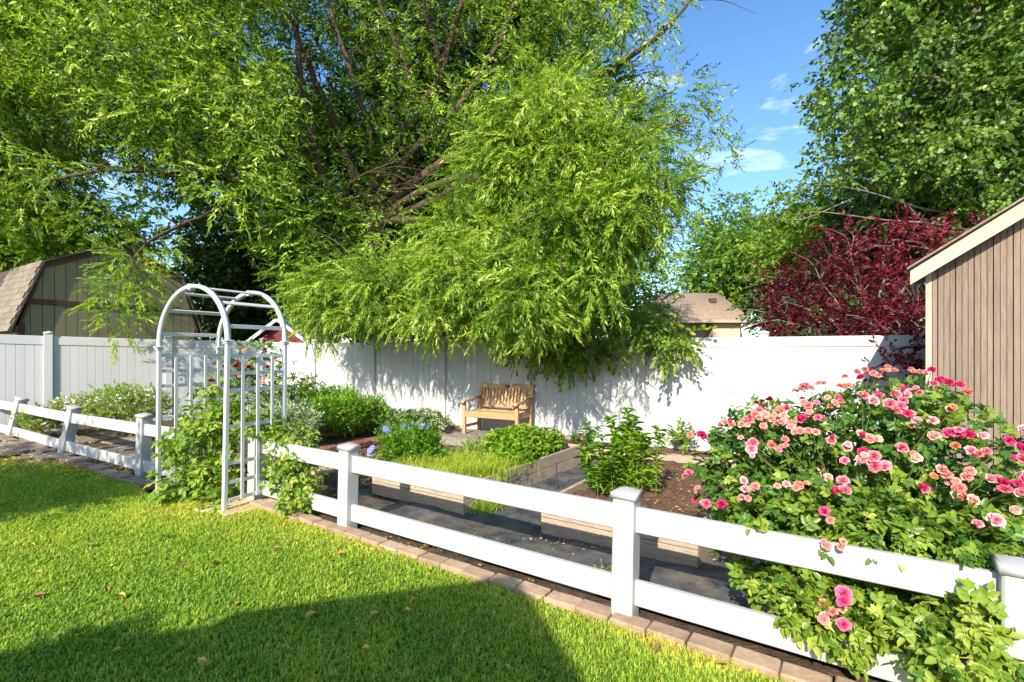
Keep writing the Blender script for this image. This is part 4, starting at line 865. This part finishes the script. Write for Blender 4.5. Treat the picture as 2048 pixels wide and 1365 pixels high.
# ================================================================== GARDEN PLANTS
def stems(root, base, targets, r, m, name='stem'):
    L_ = []
    for q in targets:
        b = Vector(base) + Vector((rng.normal() * .04, rng.normal() * .04, -.02)); q = Vector(q); md = b.lerp(q, .5) + Vector((rng.normal() * .03, rng.normal() * .03, .12 * (q - b).length)); L_.append(([b, md, q], r, r * .45, 7))
    return part(name, limb_mesh(L_, m, 4), root)
def plant(name, label, base, clumps, tm, n, m, size=1.0, tint=.5, tv=.14, a=.5, c=-.15, jit=.6, inner=.25, singles=0, cat='plant', group=None, sm=None, nst=8, sr=.005, ctv=.06, zmin=.0, leaf='leaf'):
    base = Vector(base); root = thing(name, label, cat, base, group=group); P, N, idx, f = clump_sample(clumps, n, inner)
    D = unit(N * a + UP * c + jit * rng.normal(size=P.shape)); up = unit(N * .7 + UP + .4 * rng.normal(size=P.shape))
    tt = np.array([q[3] if len(q) > 3 else 0 for q in clumps]) + ctv * rng.normal(size=len(clumps)); tn = tint + tt[idx] + tv * rng.normal(size=len(P))
    q = P[:, 2] > zmin + .02; P, N, D, up, tn, f = P[q], N[q], D[q], up[q], tn[q], f[q]
    if singles:
        view = unit(np.array([0, 0, CAM_H]) - P); score = f + .8 * (N * view).sum(1); order = np.argsort(-score); one = order[:singles]; rest = order[singles:]
        mes = [[tmesh(leaf, t, m, .15 + .7 * j / 3) for j in range(4)] for t in tm]; Rm = rot_from(D[one], up[one])
        for i, k in enumerate(one):
            M4 = Matrix(Rm[i].tolist()).to_4x4(); M4.translation = P[k]; sc = size * random.uniform(.8, 1.2)
            part(leaf, mes[i % len(tm)][int(np.clip((tn[k] - .15) / .7 * 3 + random.uniform(-.5, .5), 0, 3) + .5)], root, M4 @ Matrix.Scale(sc, 4))
        P, D, up, tn = P[rest], D[rest], up[rest], tn[rest]
    ac = Acc(); foliage(ac, tm, P, D, up, size, .25, tn, .0); part('foliage', ac.mesh('foliage', m), root, kind='stuff')
    if nst: stems(root, base, P[rng.integers(0, len(P), nst)], sr, sm or M_STEM)
    return root
_bm = {}
def bloom(root, p, axis, kind, size=1.0, faded=False, star=False, name='bloom'):
    k = (kind.name, faded, star, random.randrange(3)); T = T_STAR if star else (T_FADED if faded else T_BLOOM)
    if k not in _bm: _bm[k] = tmesh('bloom', T[k[3] % len(T)], kind, .0)
    ax = Vector(axis).normalized(); x = ax.orthogonal().normalized(); y = ax.cross(x); M4 = Matrix((x, y, ax)).transposed().to_4x4(); M4.translation = Vector(p)
    part(name, _bm[k], root, M4 @ Matrix.Rotation(random.uniform(0, 6.28), 4, 'Z') @ Matrix.Scale(size, 4))
def hit(px, py, clumps, fallback):                            # where the sight line meets the outside of a bush
    o = np.array([0, 0, CAM_H]); d = np.array([(px - 1024) / FPX, 1, (HOR - py) / FPX]); best = None
    for q in clumps:
        C_ = np.array(list(q[0])); Rr = np.array(list(q[1])); a = ((d / Rr) ** 2).sum(); b = 2 * ((d / Rr) * ((o - C_) / Rr)).sum(); c = (((o - C_) / Rr) ** 2).sum() - 1; dd = b * b - 4 * a * c
        if dd > 0:
            t = (-b - math.sqrt(dd)) / (2 * a)
            if t > .3 and (best is None or t < best[0]): p = o + d * t; best = (t, p, unit((p - C_) / Rr ** 2))
    if best is None: p = o + d * fallback; return Vector(p), Vector((-.2, -.5, .8))
    return Vector(best[1]), Vector(best[2])
# ---- big rose bush
RC = [ell(1560, 930, 3.15, 150, 110, .42, 1.2), ell(1720, 900, 3.0, 180, 130, .45, 1.6), ell(1880, 960, 2.75, 170, 170, .45, 1.7), ell(1475, 960, 3.1, 75, 85, .3, .6), ell(1800, 830, 3.15, 120, 75, .35, .8), ell(1990, 1030, 2.5, 110, 140, .35, .9), ell(1540, 880, 3.3, 90, 60, .3, .4),
 ell(1600, 1040, 2.62, 120, 75, .28, .9) + (.22,), ell(1750, 1060, 2.45, 140, 75, .26, 1.1) + (.25,), ell(1900, 1080, 2.28, 120, 70, .24, .9) + (.25,), ell(1500, 1020, 2.85, 60, 50, .2, .3) + (.12,),
 ell(1540, 1165, 2.62, 60, 45, .2, .35) + (.28,), ell(1610, 1200, 2.42, 65, 60, .2, .45) + (.3,), ell(1690, 1240, 2.28, 60, 65, .18, .45) + (.28,), ell(1720, 1160, 2.45, 80, 40, .2, .35) + (.3,), ell(1920, 1290, 2.0, 85, 110, .16, .7) + (.28,), ell(1830, 1180, 2.4, 60, 60, .2, .3) + (.25,), ell(1960, 1230, 2.1, 50, 60, .15, .3) + (.25,)]
rose = plant('rose_bush', 'large bush of pink and salmon roses spilling over the rail fence', (2.05, 2.85, 0), RC, T_ROSE, 4700, L_ROSE, .95, .42, .14, a=.45, c=-.25, singles=290, cat='rose bush', sm=M_STEM, nst=34, sr=.008, inner=.35)
def z1(x, y): return (x / 4.55 + 1500, y / 4.55 + 740)
def z4(x, y): return (x / 2.052 + 1300, y / 2.052 + 700)
HOT = [z1(*q) for q in [(1640, 55), (1640, 185), (1760, 185), (1850, 200), (1040, 130), (1160, 300), (1390, 445), (510, 490), (1010, 750), (740, 1165), (1590, 1075), (1880, 620), (1800, 620), (1950, 640), (1700, 160)]] + [z4(*q) for q in [(1500, 420), (1500, 570), (1530, 550), (735, 690), (800, 1030), (805, 1060), (805, 1130), (210, 375), (215, 605), (255, 620), (320, 645), (1440, 390)]]
PNK = [z1(*q) for q in [(860, 820), (870, 1100), (880, 1180), (640, 480), (45, 700), (30, 750), (1540, 520), (1660, 520), (1330, 390), (1300, 290), (1390, 290), (1020, 300), (1240, 370), (1330, 720), (1110, 870), (1190, 870), (1280, 890), (1100, 790), (1000, 810), (1350, 340), (1280, 420), (1100, 340)]] + [z4(*q) for q in [(1500, 350), (1535, 350), (1520, 480), (1370, 530), (1430, 550), (1460, 590), (1520, 600), (1390, 730), (1300, 430), (1360, 430), (1260, 360), (420, 410), (190, 510), (225, 570), (220, 650), (405, 630), (390, 570)]]
SAL = [z1(*q) for q in [(450, 250), (500, 240), (580, 230), (650, 190), (690, 190), (960, 70), (1140, 100), (1200, 60), (1260, 70), (1320, 75), (1470, 65), (1530, 90), (830, 215), (900, 210), (720, 310), (780, 350), (830, 340), (320, 400), (380, 410), (240, 440), (150, 470), (60, 470), (300, 520), (230, 550), (520, 350), (560, 380), (570, 430), (480, 580), (560, 580), (620, 590), (310, 670), (200, 720), (280, 730), (990, 600), (1060, 640), (1120, 650), (750, 660), (880, 710), (1530, 820), (1680, 640), (1970, 930), (1340, 220), (1420, 260), (1950, 280), (90, 1130), (440, 1120), (30, 1220), (1880, 1070), (1860, 1130), (1940, 1240), (2010, 1270), (1740, 920), (1780, 960), (720, 950), (1800, 420), (1560, 280), (100, 430), (190, 500), (350, 460), (420, 520), (20, 520), (130, 560)]] + [z4(*q) for q in [(1500, 660), (1510, 780), (790, 795), (740, 790), (520, 865), (770, 1090), (740, 1110), (165, 370), (450, 590), (530, 590), (600, 595), (310, 330), (350, 330), (390, 330)]]
tg = []
for lst, km, fd in ((HOT, P_HOT, False), (PNK, P_PINK, False), (SAL, P_SALMON, True)):
    for (px, py) in lst:
        p, nrm = hit(px, py, RC, 3.1); ax = nrm * .6 + Vector((rng.normal() * .25, -.35 + rng.normal() * .2, .75)); p = p + nrm * .045
        bloom(rose, p, ax + Vector((rng.normal() * .3, rng.normal() * .3, 0)), km, random.uniform(.72, 1.15) * (.88 if fd else 1.0), fd); tg.append((p, nrm))
        if random.random() < (.75 if fd else .35):
            q = p + Vector((rng.normal() * .03, rng.normal() * .03, rng.normal() * .02)); bloom(rose, q, ax, random.choice((P_SALMON, P_PINK, P_PINK, P_ORANGE, P_SALMON)), random.uniform(.5, .85), random.random() < .7)
budm = bpy.data.meshes.new('bud'); bm_ = bmesh.new(); bmesh.ops.create_icosphere(bm_, subdivisions=1, radius=.011)
for v in bm_.verts: v.co.z = v.co.z * 1.7 + .012
bm_.to_mesh(budm); bm_.free(); budm.materials.append(P_HOT)
for k in range(34):
    p, nrm = tg[rng.integers(0, len(tg))]; q = p + Vector((rng.uniform(-.035, .035), rng.uniform(-.03, .03), rng.uniform(-.01, .015))); ax = (nrm + Vector((rng.normal() * .4, rng.normal() * .4, 1.2))).to_track_quat('Z', 'Y').to_matrix().to_4x4(); ax.translation = q; part('bud', budm, rose, ax)
stems(rose, (2.05, 2.85, 0), [p - n_ * .02 for p, n_ in tg[::2]], .005, M_STEM)
RC2 = [ell(1520, 825, 5.3, 38, 28, .2, 1), ell(1500, 860, 5.2, 30, 30, .2, .8), ell(1540, 860, 5.2, 30, 30, .2, .8), ell(1520, 900, 5.2, 40, 40, .22, .8)]
r2 = plant('rose_bush', 'small rose bush with dark red spent blooms behind the big rose bush', gnd(1520, 990), RC2, T_ROSE, 300, L_ROSE, .9, .55, .12, cat='rose bush')
for px, py in [(1524, 803), (1535, 800), (1543, 801), (1556, 805), (1530, 812), (1547, 808), (1522, 815), (1540, 797), (1512, 806), (1550, 812)]:
    p, nrm = hit(px, py, RC2, 5.2); bloom(r2, p, (0, -.3, .8), P_RED, random.uniform(.8, 1.0), True)
# ---- climber on the arbor and on the corner post
vine = plant('climbing_vine', 'leafy green climber growing up the left side of the arbor', (-3.45, 5.25, 0), [ell(400, 900, 5.3, 62, 75, .28, 1.4), ell(440, 840, 5.45, 40, 45, .22, .7), ell(372, 960, 5.15, 50, 38, .25, .7), ell(440, 950, 5.1, 40, 50, .22, .7), ell(405, 830, 5.6, 40, 30, .2, .5), ell(455, 810, 5.5, 25, 25, .15, .25), ell(340, 985, 5.1, 28, 14, .15, .2), ell(360, 880, 5.4, 35, 40, .2, .4), ell(430, 1000, 4.95, 36, 10, .2, .3), ell(425, 780, 5.75, 14, 16, .1, .08), ell(395, 775, 5.8, 12, 10, .1, .05)], T_TRI, 900, L_VINE, 1.05, .55, .13, a=.35, c=-.4, singles=290, nst=16, sm=M_BROWNSTEM, cat='vine')
plant('climbing_vine', 'leafy climber with yellowing leaves draped over the first rail fence post', tuple(F0(-3.5, .1)), [ell(585, 885, 4.95, 45, 50, .2, 1), ell(600, 950, 4.7, 42, 45, .16, 1), ell(545, 860, 5.1, 45, 26, .2, .7), ell(520, 850, 5.2, 40, 20, .15, .5), ell(610, 985, 4.65, 35, 22, .12, .5), ell(560, 940, 4.8, 25, 40, .12, .4), ell(575, 1005, 4.55, 20, 12, .08, .2), ell(500, 840, 5.25, 30, 18, .15, .3)], T_TRI, 760, L_VINE, .8, .62, .18, a=.35, c=-.4, singles=200, nst=12, sm=M_BROWNSTEM, cat='vine')
cr = [ell(470, 740, 7.3, 45, 40, .3, 1), ell(540, 750, 7.5, 55, 45, .3, 1), ell(440, 790, 7.2, 30, 40, .25, .7), ell(500, 800, 7.2, 60, 40, .3, 1), ell(520, 700, 7.6, 40, 18, .2, .35), ell(580, 780, 7.6, 30, 25, .2, .5)]
cro = plant('climbing_rose', 'rose climber with dark red and orange blooms behind the arbor', gnd(500, 880, .1), cr, T_ROSE, 420, L_ROSE, 1.2, .52, .14, cat='rose bush', nst=14)
for px, py, km in [(477, 728, P_RED), (473, 733, P_RED), (498, 735, P_RED), (415, 740, P_RED), (422, 762, P_RED), (426, 780, P_RED), (536, 735, P_RED), (460, 745, P_RED), (530, 700, P_RED), (480, 752, P_ORANGE), (527, 765, P_ORANGE), (552, 722, P_ORANGE), (576, 757, P_ORANGE), (570, 770, P_ORANGE), (520, 760, P_ORANGE), (490, 700, P_ORANGE), (532, 675, P_RED), (440, 745, P_RED)]:
    p, nrm = hit(px, py, cr, 7.3); bloom(cro, p, (0, -.6, .6), km, random.uniform(1.0, 1.3), km is P_ORANGE)
# ---- left border, herb bed and the bushes round the bench
wfl = plant('flowering_perennial', 'airy clump of tiny white flowers against the left white fence', gnd(230, 858, .12), [ell(150, 825, 8.2, 45, 18, .3, .6), ell(215, 820, 8.2, 60, 24, .35, 1), ell(285, 815, 8.1, 55, 28, .35, 1.2), ell(240, 800, 8.3, 60, 18, .3, .6), ell(110, 835, 8.3, 30, 14, .2, .3), ell(75, 850, 8.0, 28, 14, .2, .3)], T_MIX, 1300, L_MIX, 1.15, .60, .15, nst=30, c=.6, a=.3)
a_ = Acc(); P, N, i_, f_ = clump_sample([ell(215, 808, 8.2, 80, 24, .35, 1), ell(285, 800, 8.1, 55, 26, .35, 1), ell(150, 812, 8.2, 50, 20, .3, .6), ell(80, 846, 8.0, 26, 12, .2, .2)], 1700, .6)
fl = rosette(5, lambda s: lq(s, s * .7), .022, 1, .4); foliage(a_, [fl], P, rng.normal(size=P.shape), UP + .5 * rng.normal(size=P.shape), 1.3, .3, .6, .2); part('blossoms', a_.mesh('blossoms', P_WHITE), wfl, kind='stuff')
plant('herb_clump', 'dense green herb clump filling the bed behind the red block wall', (-2.9, 8.2, .17), [ell(640, 830, 7.7, 45, 28, .4, 1), ell(690, 830, 7.9, 50, 28, .4, 1.2), ell(740, 828, 8.3, 40, 24, .4, 1), ell(600, 815, 8.2, 40, 30, .4, 1), ell(665, 805, 8.8, 45, 18, .4, .7), ell(700, 800, 9.0, 12, 18, .1, .15)], T_MIX, 2600, L_HERB, 1.05, .45, .15, c=.5, a=.4, nst=20, zmin=.15)
plant('lavender_bush', 'grey green bush beside the climber at the left end of the herb bed', (-3.9, 7.75, .1), [ell(575, 850, 7.0, 38, 30, .3, 1), ell(560, 815, 7.6, 40, 24, .3, .8), ell(600, 850, 6.9, 30, 25, .25, .7)], T_MIX, 1000, L_SAGE, 1.1, .35, .14, c=.6, a=.4, nst=14)
plant('tall_perennial', 'tall seed-headed perennial in front of the shaded white fence', gnd(612, 870, .15), [ell(612, 790, 8.9, 30, 26, .25, 1), ell(605, 765, 9.0, 12, 20, .1, .3), ell(645, 775, 9.1, 10, 22, .1, .25), ell(625, 758, 9.0, 6, 18, .06, .15)], T_BROAD, 90, L_MIX, .55, .35, .15, nst=10)
plant('sage_bush', 'silvery green sage bush left of the wooden bench', gnd(830, 868, .15), [ell(800, 838, 8.5, 36, 18, .3, 1), ell(845, 838, 8.6, 40, 18, .3, 1), ell(880, 845, 8.5, 24, 12, .2, .5), ell(775, 850, 8.3, 22, 18, .2, .5)], T_SAGE, 420, L_SAGE, .95, .5, .15, jit=1.0, a=0, c=0, nst=10, zmin=.12)
bf = [ell(828, 900, 5.95, 38, 38, .25, 1), ell(850, 915, 5.85, 24, 26, .2, .5), ell(805, 915, 5.9, 22, 24, .2, .5), ell(785, 880, 6.2, 12, 20, .1, .2)]
bfl = plant('balloon_flower', 'round green bush topped with blue-violet balloon flowers', (-1.18, 5.92, 0), bf, T_MIX, 620, L_HERB, 1.25, .25, .12, c=.3, a=.6, nst=14)
for px, py in [(826, 853), (836, 850), (845, 853), (818, 856), (808, 856), (812, 852), (851, 856), (771, 859), (776, 861), (742, 902), (740, 908), (745, 897)]:
    p, nrm = hit(px, py, bf, 6.0 if px > 790 else 6.1); bloom(bfl, p, (random.uniform(-.3, .3), -.7, .5), P_BLUE, random.uniform(1.3, 1.7), star=True)
def B1P(u, v, z=.23): q = B1 + U * u + NV * v; return (q.x, q.y, z)
pa = [(B1P(.80, 1.75, .36), (.40, .55, .25), 1.5), (B1P(1.0, 1.25, .32), (.25, .35, .21), .8), (B1P(.6, 1.95, .34), (.3, .35, .22), .6), (B1P(.95, 2.1, .33), (.25, .25, .22), .5), (B1P(.72, 1.45, .40), (.28, .3, .2), .6)]
plant('parsley', 'bright green parsley mound in the first raised bed', B1P(.85, 1.75, .22), pa, T_PARS, 4600, L_HERB, .85, .72, .12, a=0, c=0, jit=1, nst=16, zmin=.2)
def blades(name, label, base, pts, n, h, m, tint=.5, spread=.1, cat='plant', w=.004):
    root = thing(name, label, cat, base); a = Acc(); c = np.array([list(p[0]) for p in pts]); wt_ = np.array([p[1] for p in pts], float); i = rng.choice(len(pts), n, p=wt_ / wt_.sum()); rad = np.array([p[2] for p in pts])[i]
    P = c[i] + rng.normal(size=(n, 3)) * rad[:, None] * [1, 1, 0]; az = rng.random(n) * 6.283; hh = h * (.5 + .7 * rng.random(n)); d = np.stack([np.cos(az), np.sin(az), np.zeros(n)], 1); ln = .3 + .8 * rng.random(n)
    sd = np.stack([-d[:, 1], d[:, 0], np.zeros(n)], 1) * w * .5; mid = P + d * (hh * ln * .35)[:, None] + UP * (hh * .65)[:, None]; tip = P + d * (hh * ln)[:, None] + UP * (hh * (1 - .3 * ln))[:, None]
    V = np.stack([P - sd, P + sd, mid + sd, tip, mid - sd], 1); k = np.arange(n)[:, None] * 5; tn = np.repeat(tint + .2 * rng.normal(size=n), 5)
    part('blades', np_mesh('blades', V.reshape(-1, 3), [k + np.array([0, 1, 2, 4]), k + np.array([4, 2, 3])], m, tn), root, kind='stuff'); return root
blades('grassy_herbs', 'feathery yellow-green grassy herbs at the front of the first raised bed', B1P(.6, .5, .22), [(B1P(.6, .5), 1, .18), (B1P(.95, .4), 1, .14), (B1P(.75, .8), 1, .2), (B1P(1.1, .55), .8, .1), (B1P(.4, .9), .6, .18), (B1P(1.05, .9), .6, .12), (B1P(.25, .4), .5, .12), (B1P(.95, .02, .26), .5, .07), (B1P(.6, .02, .26), .3, .06)], 6500, .17, L_GRASS, .66, w=.005)
blades('grass_tuft', 'tuft of grass growing beside the corner of the first raised bed', tuple(B1 + U * 1.40 + NV * .12), [(tuple(B1 + U * 1.36 + NV * .15), 1, .07), (tuple(B1 + U * 1.34 + NV * .4), .6, .06)], 420, .17, L_GRASS, .55, w=.005)
plant('lettuce', 'small pale leafy seedlings among dry stalks in the first raised bed', B1P(.35, 1.3, .22), [(B1P(.35, 1.3, .27), (.18, .22, .06), 1), (B1P(.2, 1.75, .27), (.15, .3, .07), 1), (B1P(.5, 1.05, .26), (.12, .12, .05), .5)], T_MIX, 220, L_MIX, .9, .7, .15, nst=8, zmin=.2)
for px, lab, hgt, yo in ((1192, 'leafy upright perennial at the left edge of the soil bed', .50, 0), (1272, 'tallest leafy upright perennial in the soil bed behind the middle post', .80, 0)):
    b = gnd(px, 985, .23); b.z = .22; root = thing('tall_perennial', lab, 'plant', b, group='leafy perennials in the soil bed'); ac = Acc()
    for s in range(7):
        o_ = Vector((rng.uniform(-.16, .16), rng.uniform(-.14, .14), 0)); h_ = hgt * rng.uniform(.55, 1.0) if s else hgt; nl = int(h_ / .034); lean = Vector((rng.normal() * .10, rng.normal() * .10, 0))
        P = np.array([list(b + o_ + lean * (k / nl) + Z * (h_ * (.12 + .88 * k / nl))) for k in range(nl)]); az = rng.random(nl) * 6.28
        foliage(ac, T_PHLOX, P, np.stack([np.cos(az), np.sin(az), np.zeros(nl)], 1), np.tile(UP, (nl, 1)) + .35 * rng.normal(size=(nl, 3)), .80, .4, .62, .16)
        stems(root, b + o_, [b + o_ + lean + Z * h_], .006, M_STEM)
    part('foliage', ac.mesh('foliage', L_HERB), root, kind='stuff')
for px, py, Yd, rx, ry, lab, tn in ((1172, 868, 7.2, 30, 16, 'dark green peony plant left of the tall perennials by the white fence', .12), (1365, 868, 6.9, 28, 16, 'sparse peony plant with pale leaves left of the small pink rose', .6)):
    plant('peony', lab, gnd(px, py + 25, .14), [ell(px, py, Yd, rx, ry, .2, 1), ell(px - 8, py + 14, Yd, rx * .8, 10, .2, .6)], T_PEONY, 60, L_ROSE, 1.1, tn + .15, .1, a=.7, c=.1, nst=8, group='peonies along the white fence', zmin=.12)
plant('heuchera', 'lime green low foliage clump at the foot of the white fence', gnd(1245, 893, .14), [ell(1245, 882, 7.3, 22, 9, .15, 1)], T_PARS, 160, L_HERB, 1.5, .95, .1, a=0, c=0, jit=1, nst=4, zmin=.12)
plant('bare_sprig', 'thin bare sprig rising against the bright white fence', gnd(1470, 905, .14), [ell(1466, 830, 6.3, 5, 45, .03, 1)], T_MIX, 26, L_MIX, .45, .45, .1, nst=3, sm=M_BROWNSTEM)
plant('lavender', 'grey lavender tuft between the peony and the pink roses', gnd(1450, 915, .14), [ell(1448, 892, 6.2, 26, 14, .15, 1)], T_MIX, 150, L_SAGE, .8, .25, .12, c=1.2, a=.2, jit=.3, nst=10)
plant('seedling', 'small pale seedling on the dark soil near the rose bush', gnd(1375, 948, .23), [ell(1378, 936, 5.6, 16, 8, .1, 1)], T_SAGE, 14, L_MIX, .7, .85, .1, a=0, c=0, jit=1, nst=3, zmin=.2)
plant('ground_herb', 'low leafy green herb between the balloon flowers and the first bed', gnd(800, 945), [(gnd(790, 945) + Z * .08, (.3, .18, .10), 1), (gnd(850, 938) + Z * .06, (.2, .15, .08), .6), (gnd(735, 940) + Z * .05, (.2, .12, .07), .4)], T_MIX, 420, L_MIX, .9, .55, .15, nst=8)
for i, (px, py, lab) in enumerate([(1145, 1020, 'tiny weed in front of the soil bed near its left corner'), (1215, 1160, 'tiny weed on the ground cloth beside the middle fence post'), (1450, 1110, 'small leafy weed at the right corner of the soil bed')]):
    b = gnd(px, py + 6); plant('weed', lab, b, [(b + Z * .05, (.06, .06, .05), 1)], T_MIX, 26, L_MIX, .6, .75, .12, nst=3, group='weeds on the ground cloth')
# ---- fallen leaves and litter
DL_ = [tmesh('fallen_leaf', compose([(*lf2(.045, .022, .3, .5), np.eye(3), (0, 0, 0), 0)]), L_DRY, t) for t in (.2, .6, 1.0)]
for px, py in [(70, 1143), (228, 1068), (330, 1072), (662, 1124), (657, 1197), (740, 1233), (610, 1240), (878, 1272), (722, 1298), (395, 1318), (245, 1298), (90, 1190), (210, 1176), (235, 1191), (60, 1088), (425, 1128), (357, 1123), (545, 1100), (700, 1151), (832, 1198), (808, 1221), (870, 1235), (1320, 1290), (1430, 1330), (180, 1095), (335, 1155), (690, 1107), (565, 1048), (450, 1060), (775, 1131), (120, 1010), (1010, 1330), (480, 1205)]:
    p = gnd(px, py, .035); o = part('fallen_leaf', random.choice(DL_), None, Matrix.Translation(p + Z * .004) @ Matrix.Rotation(random.uniform(0, 6.28), 4, 'Z') @ Matrix.Rotation(random.uniform(-.5, .5), 4, 'X') @ Matrix.Rotation(random.uniform(-.4, .4), 4, 'Y') @ Matrix.Scale(random.uniform(1.0, 1.9), 4))
    sd_ = 'in the roof shadow' if py > 1180 and not (px < 430 and py < 1260) else 'on the sunlit lawn'; cw = ['brown', 'tan', 'yellow'][DL_.index(o.data)]
    tag(o, 'small %s fallen leaf %s' % (cw, sd_), 'leaf', '%s fallen leaves %s' % (cw, sd_))
lit = Acc(); ll = compose([(*lq(.028, .012, .004), np.eye(3), (0, 0, 0), 0)])
for c0, sx, sy, n in ((gnd(110, 915, .1), 1.1, .35, 600), (gnd(220, 890, .06), 1.3, .5, 520), (gnd(690, 950), .7, .4, 200), (B2 + U * .6 + NV * 1.2, .35, .7, 380), (F0(-.5, .9), 1.8, .12, 620), (gnd(200, 935, .05), .9, .18, 700), (B1 + U * .4 + NV * 1.0, .25, .5, 160), (ED(.5, .3), 1.2, .12, 200), (F0(.2, .5), 1.4, .3, 50), (F0(-1.5, -.3), 1.6, .3, 60)):
    P = np.array([list(c0)] * n, float) + np.stack([rng.normal(size=n) * sx, rng.normal(size=n) * sy, np.zeros(n)], 1)
    if c0 is not None and sx < .5: P = np.array([list(c0)] * n, float) + np.outer(rng.uniform(-1.5, 1.5, n) * sx, list(U)) + np.outer(rng.uniform(-1.5, 1.5, n) * sy, list(NV))
    inb = np.zeros(n, bool)
    for bb in (B1, B2):
        uu = (P - np.array(list(bb))) @ np.array(list(U)); vv = (P - np.array(list(bb))) @ np.array(list(NV)); inb |= (uu > .02) & (uu < 1.22) & (vv > .02) & (vv < 2.44)
    P[:, 2] = GZ(P[:, 0], P[:, 1]) + .036; P[inb, 2] = .252
    es = (P - np.array(list(E0))) @ np.array(list(NF)); P[(es > .05) & (P[:, 0] > .8), 2] = .142
    foliage(lit, [ll], P, rng.normal(size=P.shape) * [1, 1, .15], UP + .35 * rng.normal(size=P.shape), 1.7 if c0[0] < -3.5 else 1.0, .4, .85 if c0[0] < -3.5 else .55, .3)
tag(part('leaf_litter', lit.mesh('leaf_litter', L_DRY), kind='stuff'), 'scattered small dry leaves on the paths and soil', 'leaf litter')
print('objects', len(bpy.data.objects))
